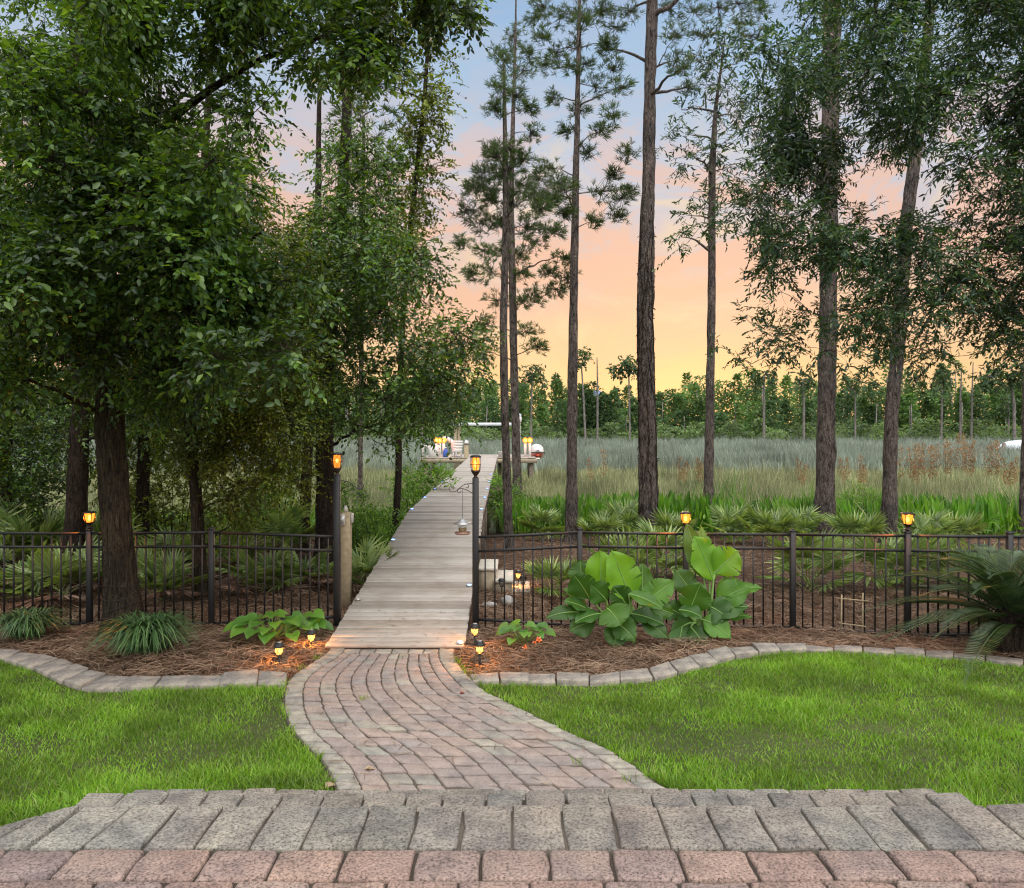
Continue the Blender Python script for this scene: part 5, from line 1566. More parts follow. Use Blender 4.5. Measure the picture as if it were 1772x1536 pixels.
banana("taller banana plant topped by an orange-lit furled leaf, directly under the fence lantern", gp(1212, 1106), [(1205, 1107, 1212, 1010, .045), (1228, 1107, 1228, 1050, .03)],
       [((1218, 1000), (1187, 903), 40, (-.2, -1, .2), .02, .25), ((1228, 985), (1212, 908), 30, (.3, -1, .2), .02, .30), ((1235, 1005), (1202, 927), 62, (.35, -1, .2), .06, .02),
        ((1236, 992), (1278, 953), 62, (.2, -1, .2), .06, .05), ((1192, 1060), (1213, 1008), 60, (-.05, -1, .25), .03, -.1), ((1245, 1030), (1320, 1018), 36, UPF, .14, -.05),
        ((1240, 1042), (1298, 1015), 50, (.1, -.9, .6), .08, -.12), ((1225, 1060), (1296, 1050), 46, (.1, -.8, .7), .10, -.2), ((1175, 1056), (1216, 1070), 36, UPF, .18, -.3),
        ((1215, 1072), (1265, 1105), 44, (0, -.9, .5), .16, -.3), ((1195, 1085), (1222, 1123), 38, (.1, -.9, .5), .12, -.3), ((1180, 1085), (1172, 1132), 40, (-.1, -1, .3), .06, -.25),
        ((1200, 1030), (1168, 985), 44, (-.2, -1, .3), .06, .2), ((1180, 1065), (1150, 1050), 40, FR, .1, 0), ((1240, 1070), (1302, 1068), 30, UPF, .14, -.05), ((1205, 1075), (1160, 1095), 36, FR, .12, -.1), ((1230, 1050), (1262, 1072), 48, FR, .1, -.22), ((1245, 1040), (1275, 1000), 44, (.2, -1, .3), .05, .15)], 400, .06, (2, 3), (0, 7, 8, 10, 11, 12, 13, 15, 16))

def heart_leaf(mb, rib, c, d, n, s, seed):
    rng = np.random.default_rng(seed)
    d, n = nrm(np.asarray(d, float)), nrm(np.asarray(n, float))
    S = nrm(np.cross(d, n)); n = np.cross(S, d)
    pr = np.array([(0, 0), (.30, -.14), (.50, .05), (.50, .34), (.33, .66), (.12, .90), (0, 1.02)])
    half = []
    for sg in (1, -1):
        half.append([c + S * (sg * x * s) + d * (y * s) + n * (abs(x) * .25 - .25 * max(0, y - .5) ** 2 * 2) * s for x, y in pr])
    V = np.array(half[0] + half[1] + [c + d * s * .35, c + d * s * .7 - n * s * .03])
    a, b = 14, 15
    f3 = [[0, 1, a], [1, 2, a], [2, 3, a], [3, 4, b], [a, 3, b], [4, 5, b], [5, 6, b], [8, 7, a], [9, 8, a], [10, 9, a], [11, 10, b], [10, a, b], [12, 11, b], [13, 12, b]]
    V[7] = V[0]
    mb.add(V, np.array(f3))
def hosta(name, label, cat, cpx_, rx, ry, n, s, seed, mat='hosta', y=8.55):
    rng = np.random.default_rng(seed)
    c0 = pp(cpx_[0], cpx_[1], y)
    root = thing(name, label, cat, (c0[0], y, 0))
    base = np.array([c0[0], y, 0.0])
    mb, st = MB(), MB()
    for i in range(n):
        az = i * 2.399 + rng.normal(0, .2)
        rr = math.sqrt((i + .6) / n)
        p = c0 + np.array([math.cos(az) * rx * rr, math.sin(az) * rx * .7 * rr, ry * (1 - rr * 1.1) + rng.normal(0, .03)])
        p[2] = max(p[2], .04)
        out_ = nrm(np.array([math.cos(az), math.sin(az) - .45, -.35 + .3 * (1 - rr)]))
        heart_leaf(mb, None, p, out_, (0, -.35, 1), s * rng.uniform(.75, 1.2), seed + i)
        b0 = base + np.array([math.cos(az), math.sin(az), 0]) * .03 * rr
        tube(bez(b0, (b0 + p) / 2 + np.array([0, 0, .06]), p, 5), np.linspace(.006, .003, 5), 4, st, caps=False)
    mb.build("leaves", MT[mat], root, smooth=True)
    st.build("stalk", MT['rib'], root)
    return root
hosta("heart_leaf_plant", "low plant with bright heart shaped leaves behind the front solar light", "leafy plant", (470, 1082), .42, .17, 30, .17, 60, y=8.75)
hosta("heart_leaf_plant", "small plant of bright heart shaped leaves, arching highest by the lamp post", "leafy plant", (535, 1078), .16, .20, 9, .19, 61, y=8.95)
def flower_plant():
    root = hosta("flowering_plant", "small leafy plant with orange flowers right of the boardwalk corner", "flowering plant", (905, 1092), .26, .15, 22, .11, 62, 'hosta', 8.55)
    rng = np.random.default_rng(5)
    for px, py, s in ((933, 1106, .022), (908, 1120, .017), (925, 1112, .014)):
        c = pp(px, py, 8.22)
        mb = MB()
        k = 16
        d = nrm(rng.normal(0, 1, (k, 3)) + np.array([0, -.4, .5]))
        V, Fq = leaf_mesh(c + d * .008, d, rng.normal(0, 1, (k, 3)), np.full(k, s * 1.3), np.full(k, s * .9))
        mb.add(V, Fq)
        mb.build("flower", MT['orange'], root)
flower_plant()

def lily_turf(label, px, py, r, hgt, n, seed):
    rng = np.random.default_rng(seed)
    c = gp(px, py)
    mb = MB()
    az = rng.uniform(0, 2 * math.pi, n)
    rr = r * rng.uniform(.3, 1.05, n)
    H = hgt * rng.uniform(.6, 1.1, n)
    seg = 6
    u = np.linspace(0, 1, seg)
    b = c + np.stack([rng.normal(0, r * .13, n), rng.normal(0, r * .13, n), np.zeros(n)], -1)
    P = np.zeros((n, seg, 3))
    for j, t_ in enumerate(u):
        P[:, j, 0] = b[:, 0] + np.cos(az) * rr * t_ ** 1.3
        P[:, j, 1] = b[:, 1] + np.sin(az) * rr * t_ ** 1.3
        P[:, j, 2] = H * (2.1 * t_ - 1.75 * t_ ** 2.2) + .01
    S = np.stack([-np.sin(az), np.cos(az), 0 * az], -1)
    w = np.array([.7, 1, 1, .9, .6, .1]) * .0085
    V = np.stack([P - S[:, None] * w[None, :, None], P + S[:, None] * w[None, :, None]], 2).reshape(-1, 3)
    o = (np.arange(n) * seg * 2)[:, None]
    mb.add(V, np.concatenate([o + np.array([[2 * j, 2 * j + 1, 2 * j + 3, 2 * j + 2]]) for j in range(seg - 1)]))
    tag(mb.build("lily_turf", MT['lily'], origin=c), label, "grass clump")
lily_turf("rounded clump of strappy lily turf grass before the largest oak trunk", 256, 1128, .62, .50, 640, 71)
lily_turf("shaded clump of strappy lily turf at the far left of the fence", 50, 1104, .50, .40, 520, 72)

def cycad():
    rng = np.random.default_rng(80)
    c = np.array([5.30, 8.25, 0.0])
    root = thing("cycad", "large dark sago cycad with arching feathery fronds before the right fence", "cycad", c)
    mb = MB(); lathe(c, [(.16, -.05), (.19, .15), (.17, .38), (.08, .50)], 12, mb)
    mb.build("trunk", MT['darkbark'], root)
    k = 46
    for i in range(k):
        az = i * 2.399 + rng.normal(0, .15)
        lvl = i / k
        el = 1.35 - 1.45 * lvl + rng.normal(0, .08)
        L = rng.uniform(1.05, 1.4)
        d = np.array([math.cos(az) * math.cos(el), math.sin(az) * math.cos(el), math.sin(el)])
        o = c + np.array([0, 0, .46 - .16 * lvl])
        h = np.array([math.cos(az), math.sin(az), 0])
        m = o + d * L * .55
        e = m + (d * .25 + h * .35) * L + np.array([0, 0, -.28 * L])
        P = bez(o, m + np.array([0, 0, .08]), e, 14)
        fr_ = MB()
        tube(P, np.linspace(.011, .003, 14), 5, fr_, caps=False)
        T = nrm(np.gradient(P, axis=0))
        u = np.linspace(.12, .99, 46)
        pos = np.stack([np.interp(u, np.linspace(0, 1, 14), P[:, q]) for q in range(3)], -1)
        tg = nrm(np.stack([np.interp(u, np.linspace(0, 1, 14), T[:, q]) for q in range(3)], -1))
        S = nrm(np.cross(tg, [0, 0, 1.0])); N = np.cross(S, tg)
        for sg in (1, -1):
            D = nrm(S * sg + tg * .55 + N * .45)
            ln = .16 * np.sin(np.clip(u * 1.0 + .12, 0, 1) * math.pi) ** .5 + .02
            V, Fq = leaf_mesh(pos, D, N, ln, np.full(46, .0115), .3, .18, (.3, 1, .7, .8))
            fr_.add(V, Fq)
        fr_.build("frond", MT['sago'], root)
cycad()

def bush(name, label, clumps, leaf, seed, base, leafp=(.045, .5), spray=(.2, 9), cat="bush", bark='darkbark', group=None):
    """many-stemmed shrub: stems from the ground to each clump, leafy sprays round them"""
    rng = np.random.default_rng(seed)
    root = thing(name, label, cat, base, group)
    st, lv = MB(), MB()
    q5 = []
    for (c, r, k) in clumps:
        c = np.array(c); r = np.array(r) * np.ones(3)
        b0 = np.array([base[0] + (c[0] - base[0]) * .35 + rng.normal(0, .05), base[1] + (c[1] - base[1]) * .35, gz(base[1]) - .03])
        tube(bez(b0, (b0 + c) / 2 + np.array([0, 0, .2]), c, 6), np.linspace(.014, .004, 6), 5, st, caps=False)
        dn = nrm(rng.normal(0, 1, (k, 3)))
        bs = c + dn * r * rng.random((k, 1)) ** .45
        bs[:, 2] = np.maximum(bs[:, 2], gz(base[1]) + .05)
        s5 = sprays(rng, bs, nrm(dn + np.array([0, 0, .5]) + rng.normal(0, .4, (k, 3))), spray[0] * rng.uniform(.6, 1.3, k), spray[1], leafp[0], leafp[1], .1)
        q5.append(s5[:5]); twig_mesh(st, s5[5], .0035)
    st.build("stems", MT[bark], root)
    V, Fq = leaf_mesh(*[np.concatenate([q[i] for q in q5]) for i in range(5)])
    lv.add(V, Fq)
    lv.build("foliage", MT[leaf], root)
    return root
rb = np.random.default_rng(55)
bush("green_shrub", "bright green leafy shrub beside the left lamp post behind the outlet post", fill(rb, [(590, 835), (650, 850), (690, 900), (690, 960), (640, 985), (600, 960)], 22, (15.0, 18), (24, 42), 44), 'bush', 91, (-2.9, 16.5, gz(16.5)), (.065, .45), (.24, 9))
bush("green_shrub", "bright green shrub behind the vine clad trunk along the boardwalk", fill(rb, [(690, 830), (740, 815), (770, 830), (735, 880), (705, 905), (690, 900)], 13, (20.0, 24), (22, 34), 36), 'bush', 92, (-2.8, 22.0, gz(22.0)), (.085, .45), (.28, 9))
bush("green_shrub", "green shrub in the grass beside the slender oak trunk", fill(rb, [(420, 800), (520, 780), (550, 870), (500, 930), (420, 920)], 18, (17, 20), (28, 44), 34), 'bush', 93, (-5.6, 18.5, gz(18.5)), (.085, .45), (.28, 9))
bush("green_shrub", "small green shrub right of the boardwalk behind the close pine pair", fill(rb, [(845, 850), (880, 845), (905, 870), (890, 905), (850, 915)], 9, (22, 24), (22, 32), 34), 'bush', 94, (-.3, 23.0, gz(23.0)), (.085, .45), (.28, 9))
bush("shade_shrub", "dark shrub thicket in shade beyond the left fence end", fill(rb, [(-120, 700), (70, 760), (110, 880), (60, 1000), (-120, 1000)], 26, (13.0, 17), (38, 60), 40), 'oak', 95, (-11.0, 15.0, gz(15.0)), (.08, .5), (.3, 9))
bush("shade_shrub", "dark shrub thicket filling the shade between largest oak and slender oak", fill(rb, [(190, 740), (340, 760), (400, 820), (380, 960), (240, 980), (190, 900)], 28, (15.0, 19), (36, 56), 40), 'oak_warm', 96, (-7.4, 17.0, gz(17.0)), (.085, .5), (.3, 9))
bush("green_shrub", "feathery green shrub between the large plain pine and the leaning pine", fill(rb, [(1470, 850), (1500, 835), (1530, 860), (1525, 905), (1470, 910)], 9, (22, 24), (18, 28), 34), 'bush', 98, (10.5, 23.0, gz(23.0)), (.10, .2), (.30, 10))

# ------------------------------------------------------------------ marsh
def marsh():
    rng = np.random.default_rng(31)
    mb = MB()
    def zone(n, y0, y1, h, w, lean, power=1.0, xlim=None):
        y = y0 + (y1 - y0) * rng.random(n) ** power
        half = y * .70 + 3
        x = rng.uniform(-1, 1, n) * half
        ok = (np.abs(x - np.interp(y, [8, 40], [-1.25, -1.52])) > .85) | (y > 44.5)
        ok &= ~((x > -5.0) & (x < 1.6) & (y > 39.6) & (y < 45))
        if xlim is not None: ok &= xlim(x, y)
        x, y = x[ok], y[ok]
        k = len(x)
        pat = .5 + .5 * np.sin(x * .45 + 2 * np.sin(y * .21)) * np.sin(y * .5 + 1.5 * np.sin(x * .16))
        H = rng.uniform(h[0], h[1], k) * (.58 + .58 * pat) * (.9 + .2 * np.sin(x * 1.9 + y * .7))
        z = np.interp(y, [19, 23, 26, 50, 53, 57, 60, 125, 150], [-.45, -.8, -.95, -.95, -1.35, -1.35, -.95, -.85, -.3])
        return blades(np.stack([x, y, z], -1), H, rng.uniform(w[0], w[1], k), rng.uniform(lean[0], lean[1], k), rng, az=rng.normal(0, .6, k))
    for a in (zone(60000, 24.2, 36, (.7, 1.35), (.012, .024), (.05, .4), .8), zone(34000, 36, 45, (.75, 1.3), (.02, .036), (.05, .35)), zone(26000, 45, 52.5, (.4, .85), (.022, .04), (.05, .4)), zone(5200, 25, 44, (1.3, 1.95), (.012, .02), (.05, .35))):
        mb.add(*a)
    tag(mb.build("marsh_grass", MT['reed']), "olive and straw coloured marsh grass behind the pines", "marsh grass", kind='stuff')
    mb = MB()
    mb.add(*zone(60000, 57.5, 80, (1.15, 1.75), (.035, .07), (.1, .5), .8))
    mb.add(*zone(60000, 80, 136, (1.1, 1.7), (.06, .12), (.1, .5)))
    tag(mb.build("far_marsh_grass", MT['farreed']), "pale bluish band of tall marsh grass below the far trees", "marsh grass", kind='stuff')
    # tall stray reeds along the near edge
    mb = MB()
    mb.add(*zone(5200, 23.2, 27, (1.0, 2.0), (.014, .03), (.1, .45), 1.0, lambda x, y: (x > 6) & (np.sin(x * 1.3) > -.5)))
    tag(mb.build("tall_reeds", MT['spear']), "taller green cattail leaves standing at the near edge of the marsh", "reeds", kind='stuff')
    # broad upright leaves
    n = 7500
    y = rng.uniform(20.4, 25.2, n)
    x = rng.uniform(-.2, 18.5, n)
    dens = .5 + .5 * np.sin(x * 1.15 + .6) * np.sin(x * .43 + 1.7)
    fine_ = .5 + .5 * np.sin(x * 3.7 + 2 * np.sin(y * 2.2)) * np.sin(y * 3.1 + x)
    ok = (rng.random(n) < (.15 + .9 * dens) * (.35 + .8 * fine_)) & ~((x > 6.8) & (x < 7.8)) & (y > 21 + .6 * np.sin(x * .9))
    x, y = x[ok], y[ok]; k = len(x)
    z = np.interp(y, [19, 23, 26], [-.45, -.8, -.95])
    az = rng.uniform(0, 2 * math.pi, k)
    ln = rng.uniform(.05, .42, k)
    D = np.stack([np.cos(az) * ln, np.sin(az) * ln, np.ones(k)], -1)
    N = np.stack([np.cos(az + 2), -np.abs(np.sin(az + 2)) - .4, .1 * np.ones(k)], -1)
    hgt = rng.uniform(.5, 1.15, k) * (.8 + .35 * np.interp(x, [0, 4, 8, 12, 18], [.4, 1, .6, .7, .8]))
    V, Fq = leaf_mesh(np.stack([x, y, z + .02], -1), D, N, hgt, rng.uniform(.08, .15, k), .3, .08, (.5, .75, .8, .9))
    mb = MB(); mb.add(V, Fq)
    k = 2600
    x, y = rng.uniform(-.3, 19, k), rng.uniform(19.6, 24.6, k)
    z = np.interp(y, [19, 23, 26], [-.45, -.8, -.95]) + rng.uniform(0, .55, k)
    V, Fq = leaf_mesh(np.stack([x, y, z], -1), rng.normal(0, .7, (k, 3)) + np.array([0, 0, .8]), rng.normal(0, 1, (k, 3)) + np.array([0, -.6, 0]), rng.uniform(.1, .4, k), rng.uniform(.03, .08, k))
    mb.add(V, Fq, 1)
    k = 1500
    x, y = rng.uniform(-.3, 19, k), rng.uniform(21.0, 25.5, k)
    mb.add(*blades(np.stack([x, y, np.interp(y, [19, 23, 26], [-.45, -.8, -.95])], -1), rng.uniform(.6, 1.6, k), rng.uniform(.01, .022, k), rng.uniform(.1, .8, k), rng), 2)
    tag(mb.build("marsh_plants", [MT['spear'], MT['bush'], MT['reed']]), "dense bed of bright green upright spear leaves at the edge of the marsh", "marsh plants", kind='stuff')
    # scruffy leafy undergrowth left of the boardwalk and low weeds
    n = 5000
    y = rng.uniform(19, 26, n); x = rng.uniform(-16, -2.6, n)
    D = nrm(rng.normal(0, .6, (n, 3)) + np.array([0, 0, 1.0]))
    z = np.interp(y, [19, 23, 26], [-.45, -.8, -.95])
    V, Fq = leaf_mesh(np.stack([x, y, z + rng.uniform(0, .45, n)], -1), D, rng.normal(0, 1, (n, 3)) + np.array([0, -.6, 0]), rng.uniform(.1, .35, n), rng.uniform(.03, .09, n))
    mb = MB(); mb.add(V, Fq)
    tag(mb.build("undergrowth", MT['bush']), "leafy green undergrowth at the marsh edge left of the boardwalk", "undergrowth", kind='stuff')
marsh()

def plume_reed(label, px, py_top, Y, n, spread, seed):
    """feathery plumes on tall straw stems"""
    rng = np.random.default_rng(seed)
    top = pp(px, py_top, Y)
    z0 = gz(Y)
    root = thing("plume_reed", label, "plume reed", (top[0], Y, z0), "feathery reeds in the marsh")
    st, pl = MB(), MB()
    for i in range(n):
        x, y = top[0] + rng.normal(0, spread), Y + rng.normal(0, spread)
        zt = top[2] - abs(rng.normal(0, .22))
        P = bez((x, y, z0), (x + rng.normal(0, .05), y, (z0 + zt) / 2), (x + rng.normal(0, .12), y, zt), 6)
        tube(P, np.linspace(.010, .005, 6), 4, st, caps=False)
        k = 130
        u = rng.uniform(.52, 1, k)
        pos = np.stack([np.interp(u, np.linspace(0, 1, 6), P[:, q]) for q in range(3)], -1)
        wd = .12 * np.sin((u - .48) / .52 * math.pi) ** .7 + .02
        pos = pos + rng.normal(0, 1, (k, 3)) * wd[:, None] * np.array([.7, .7, .4])
        D = nrm(rng.normal(0, .8, (k, 3)) + np.array([0, 0, .4]))
        V, Fq = leaf_mesh(pos, D, rng.normal(0, 1, (k, 3)), rng.uniform(.05, .11, k), rng.uniform(.02, .045, k))
        pl.add(V, Fq)
    st.build("stems", MT['reed'], root)
    pl.build("foliage", MT['plume'], root)  # the feathery plume heads, not leaves
for i, (px, py, Y, n, sp, lab) in enumerate([
        (1568, 768, 30, 5, .28, "tan plume reeds directly right of the leaning pine trunk"), (1598, 764, 30, 5, .25, "tan plume reeds second clump right of the leaning pine"),
        (1640, 756, 31, 3, .10, "rusty plume reed left of three rust brown clumps"), (1662, 748, 31, 3, .09, "tallest rusty plume reed before the far trees"),
        (1680, 756, 31, 3, .10, "rusty plume reed midway between the tallest plume and the covered boat"), (1714, 758, 31, 4, .14, "rusty plume reed closest before the covered boat"),
        (1752, 786, 30, 4, .2, "low tan plume reed beneath the covered boat"), (1045, 764, 33, 1, .05, "single pale orange plume between the straight and shaggy pines"),
        (1178, 790, 33, 2, .08, "faint plume reeds between the shaggy pine and slim tree"), (1024, 792, 33, 1, .05, "short plume beside the single pale orange one"),
        (1210, 792, 33, 2, .1, "faint plume reeds touching the slim forked tree"), (1388, 792, 32, 2, .1, "short plume reed left of the large plain pine"), (1455, 790, 32, 2, .14, "pale plumes just right of the large plain pine"),
        (1490, 786, 32, 3, .14, "pale plumes midway between the two right hand pines")]):
    plume_reed(lab, px, py, Y, n, sp, 500 + i)

# ------------------------------------------------------------------ far woods
def blob_tree(mb, rng, x, y, H, wr, n, s, style, mi):
    z0 = gz(y)
    if style == 'pine':
        u = rng.random(n) ** .8
        z = z0 + H * (.12 + .88 * u)
        r = wr * (1 - u) ** .65 * (.55 + .45 * np.sin(u * 19 + rng.uniform(0, 6)) ** 2) + .15
    else:
        u = rng.random(n)
        z = z0 + H * (.05 + .95 * u)
        r = wr * np.sqrt(np.clip(1 - (2 * u - .85) ** 2 / 1.4, .02, 1)) * (.7 + .3 * np.sin(u * 11 + rng.uniform(0, 6)))
    a = rng.uniform(0, 2 * math.pi, n)
    rr = r * rng.random(n) ** .5 * (1 + .25 * np.sin(a * 3 + rng.uniform(0, 6)))
    P = np.stack([x + np.cos(a) * rr, y + np.sin(a) * rr, z], -1)
    D = nrm(np.stack([np.cos(a), np.sin(a), rng.uniform(-.2, .9, n)], -1) + rng.normal(0, .5, (n, 3)))
    N = nrm(np.array([0, -.3, 1]) + rng.normal(0, .6, (n, 3)))
    V, Fq = leaf_mesh(P, D, N, s * rng.uniform(.6, 1.3, n), s * .55 * rng.uniform(.6, 1.2, n))
    mb.add(V, Fq, mi)

def woods():
    rng = np.random.default_rng(41)
    mb = MB()
    top = lambda px: np.interp(px, [-300, 400, 700, 860, 900, 1000, 1060, 1160, 1180, 1250, 1300, 1450, 1560, 1640, 1700, 1740, 1772, 2100], [650, 655, 662, 668, 660, 670, 684, 678, 662, 668, 656, 660, 652, 646, 662, 672, 636, 636])
    for row, (Y0, Y1, n, f) in enumerate(((128, 134, 85, .78), (134, 142, 100, .97), (142, 154, 150, 1.08))):
        for i in range(n):
            px = -350 + 2500 * (i + rng.uniform(0, 1)) / n
            Y = rng.uniform(Y0, Y1)
            ht = HC - (top(px) + rng.uniform(-10, 16) - HY) * Y / F - gz(Y)
            H = max(2.5, ht * f * rng.choice([rng.uniform(.70, .92), rng.uniform(.9, 1.05), rng.uniform(1.0, 1.12)]))
            st = 'pine' if rng.random() < .62 else 'leaf'
            blob_tree(mb, rng, (px - CX) * Y / F, Y, H, rng.uniform(2.0, 3.4) if st == 'pine' else rng.uniform(2.6, 4.2), 620, .62, st, int(rng.integers(0, 2)))
            if rng.random() < .5:
                x = (px - CX) * Y / F + rng.normal(0, 1)
                tube([(x, Y - 2.5, gz(Y)), (x + rng.normal(0, .2), Y - 2.5, gz(Y) + H * .8)], [.14, .07], 5, mb, 3)
    for px, ty in ((1020, 674), (1047, 682), (1034, 688), (1062, 676), (1008, 668)):
        Y = 127.0
        blob_tree(mb, rng, (px - CX) * Y / F, Y, HC - (ty - HY) * Y / F - gz(Y), 1.9, 620, .6, 'pine', 1)
    for i in range(150):
        px = -350 + 2500 * (i + rng.uniform(0, 1)) / 150
        Y = rng.uniform(119, 128)
        blob_tree(mb, rng, (px - CX) * Y / F, Y, rng.uniform(1.6, 4.2), rng.uniform(1.4, 2.8), 240, .5, 'leaf', 2)
    tag(mb.build("far_woods", [MT['far1'], MT['far2'], MT['far3'], MT['greybark']]), "continuous dense green wood on the far side of the marsh", "woods", kind='stuff')
woods()

def far_tree(label, pts, Y, clumps, seed, name="far_tree", bark='greybark', leaf='far2', k=60):
    return tree(name, label, trunk_px(pts, Y), [cpx(x, y, Y, r, k) for x, y, r in clumps], 'leaf', bark, leaf, seed, leafp=(.55, .55), spray=(.7, 5), sides=8, rough=.02, twig_r=.03, cat="tree")
far_tree("bare grey dead tree in front of the blue tank", [(1034, 757, 4.2), (1034, 700, 3.6), (1034, 660, 2.8), (1033, 618, 1.6)], 116, [(1026, 628, 1), (1041, 634, 1), (1044, 645, 1), (1028, 650, 1), (1038, 655, 1), (1022, 624, 1)], 201, "dead_tree", k=0)
far_tree("umbrella crowned far pine left of the shaggy trunk", [(1090, 755, 3.4), (1089, 690, 3.0), (1088, 640, 2.2)], 116, [(1064, 638, 9), (1078, 634, 9), (1090, 626, 10), (1100, 632, 9), (1108, 642, 8), (1070, 648, 7), (1095, 645, 8), (1082, 622, 7)], 202, k=16)
far_tree("thin far pine with a small top tuft, right of the straight pine", [(1013, 757, 4), (1010, 690, 3.4), (1006, 630, 2.2)], 114, [(1002, 612, 7), (1010, 606, 7), (1008, 622, 6), (998, 626, 5), (1014, 618, 5)], 203, k=9)
far_tree("thin far pine behind the dock light, right of the close pair", [(919, 750, 3.4), (920, 690, 3), (921, 640, 2)], 112, [(912, 640, 8), (925, 634, 9), (935, 648, 8), (918, 655, 8), (940, 660, 7), (908, 664, 7)], 204, k=11)
far_tree("pale far trunk visible between slim tree and large plain pine", [(1322, 755, 4.6), (1322, 700, 4.2), (1322, 650, 3)], 116, [(1312, 655, 10), (1328, 645, 11), (1338, 658, 9), (1305, 668, 8)], 205, k=14)
far_tree("pale far trunk just left of the large plain pine", [(1391, 757, 4.6), (1391, 700, 4), (1390, 655, 3)], 116, [(1382, 664, 10), (1395, 650, 11), (1402, 665, 9)], 206, k=16)
far_tree("far pale trunk halfway between the two right hand pines", [(1480, 757, 3.6), (1480, 700, 3), (1480, 665, 2)], 118, [(1472, 672, 10), (1486, 664, 10)], 207, k=18)
far_tree("far grey trunk with thin top behind the rusty plumes", [(1629, 757, 4), (1630, 700, 3.4), (1631, 650, 2)], 118, [(1622, 668, 10), (1636, 660, 10)], 208, k=14)
far_tree("tall bare far trunk rising above the woods behind the rusty plumes", [(1662, 757, 4), (1662, 690, 3.2), (1664, 640, 1.6)], 117, [(1655, 641, 5)], 209, "dead_tree", k=6)
far_tree("tallest bare needle thin far trunk near the covered boat", [(1681, 757, 4), (1682, 690, 3.2), (1684, 626, 1.4)], 117, [], 210, "dead_tree")
far_tree("broad umbrella crowned pine towering behind the covered boat", [(1755, 760, 6), (1755, 700, 5), (1750, 665, 4)], 112, [(1712, 652, 14), (1730, 646, 15), (1750, 638, 16), (1772, 634, 16), (1722, 668, 12), (1742, 660, 14), (1765, 655, 15), (1790, 640, 16), (1705, 664, 9)], 211, k=26)
far_tree("spiky far pine top poking above the woods before the rusty sky", [(1745, 757, 4), (1746, 700, 3), (1747, 680, 2)], 122, [(1746, 690, 9), (1740, 704, 11)], 212, k=22)
far_tree("pale twin far trunk seen through the gap beside the vine clad trunk", [(731, 757, 5), (731, 700, 4.4), (731, 672, 3)], 112, [(722, 668, 10), (738, 660, 10)], 213, k=14)

def water_tower():
    Y = 600.0
    c = pp(1032, 688, Y)
    r = 16 * Y / F
    root = thing("water_tower", "blue domed water tower just showing over the far woods", "water tower", (c[0], Y, -.3))
    mb = MB()
    th = np.linspace(-1.2, 1.45, 12)
    lathe(c, np.stack([np.cos(th) * r, np.sin(th) * r * .8], -1), 20, mb)
    mb.build("tank", MT['tank'], root, smooth=True)
    mb = MB(); lathe((c[0], Y, -.3), [(3.2, 0), (1.6, 3), (1.5, c[2] - r * .7)], 14, mb)
    mb.build("stem", MT['white'], root)
water_tower()

# ------------------------------------------------------------------ dock at the end of the boardwalk
DZ = .70
def P40(px, py, Y=41.0): return pp(px, py, Y)
def dock():
    root = thing("dock", "wooden dock platform at the end of the boardwalk among marsh grass", "dock", (-1.6, 42, gz(42)))
    rng = np.random.default_rng(77)
    mb = MB()
    y = 40.25
    while y < 44.6:
        for xa, xb in ((-4.75, -2.25), (-2.25, -.75), (-.75, 1.25)):
            box(((xa + xb) / 2, y + .07, DZ - .01 + rng.normal(0, .002)), (xb - xa - .01, .134, .035), mb=mb)
        y += .14
    mb.build("deck", MT['deck'], root)
    mb = MB()
    box((-1.75, 40.22, DZ - .16), (6.0, .05, .22), mb=mb); box((-4.77, 42.4, DZ - .16), (.05, 4.3, .22), mb=mb); box((1.27, 42.4, DZ - .16), (.05, 4.3, .22), mb=mb)
    mb.build("fascia", MT['tan'], root)
    for x, y in ((-4.5, 40.5), (-2.6, 40.5), (1.0, 40.5), (-4.5, 44.2), (1.0, 44.2), (-.7, 44.2)):
        mb = MB(); tube([(x, y, gz(y) - .5), (x, y, DZ - .04)], .13, 10, mb)
        mb.build("piling", MT['timber'], root)
dock()
def piling_tall(px, top, label, r=.11, Y=41.0, cone=True, mat='wood'):
    x = (px - CX) * Y / F
    z1 = pp(px, top, Y)[2]
    root = thing("dock_piling", label, "piling", (x, Y, gz(Y)))
    mb = MB(); tube([(x, Y, gz(Y) - .4), (x, Y, z1 - .22)], r, 12, mb)
    mb.build("pole", MT[mat], root)
    if cone:
        mb = MB(); lathe((x, Y, z1 - .219), [(r * 1.25, 0), (r * 1.2, .06), (r * .9, .16), (r * .3, .24)], 12, mb)
        mb.build("cap", MT['steel'], root)
piling_tall(807, 761, "wooden piling with grey cone cap at the left dock corner", .12, 40.4)
def dock_lamp_post(px, Y, label, halo=True):
    x = (px - CX) * Y / F
    zt = pp(px, 767, Y)[2]
    root = thing("dock_lamp", label, "dock lamp", (x, Y, DZ), "lamps on white dock posts")
    mb = MB(); box((x, Y, (DZ + zt) / 2), (.13, .13, zt - DZ), mb=mb, bev=.01)
    mb.build("post", MT['white'], root)
    mb = MB(); sph((x, Y - .02, zt + .17), .15, mb)
    mb.build("globe", MT['flame_hot'], root, smooth=True)
    mb = MB(); sph((x, Y - .02, zt + .17), .085, mb)
    mb.build("bulb", MT['dockbulb'], root, smooth=True)
    mb = MB(); lathe((x, Y, zt + .001), [(.06, 0), (.05, .02)], 10, mb)
    mb.build("collar", MT['steel'], root)
    point_light(root, (x, Y - .35, zt + .2), 11.0, (1, .24, .07), .1)
dock_lamp_post(755, 41.2, "leftmost lit white lamp post on the dock")
dock_lamp_post(761, 42.6, "middle lit white lamp post left of the slide-like arch")
dock_lamp_post(768, 41.2, "lit white lamp post nearest the slide-like arch")
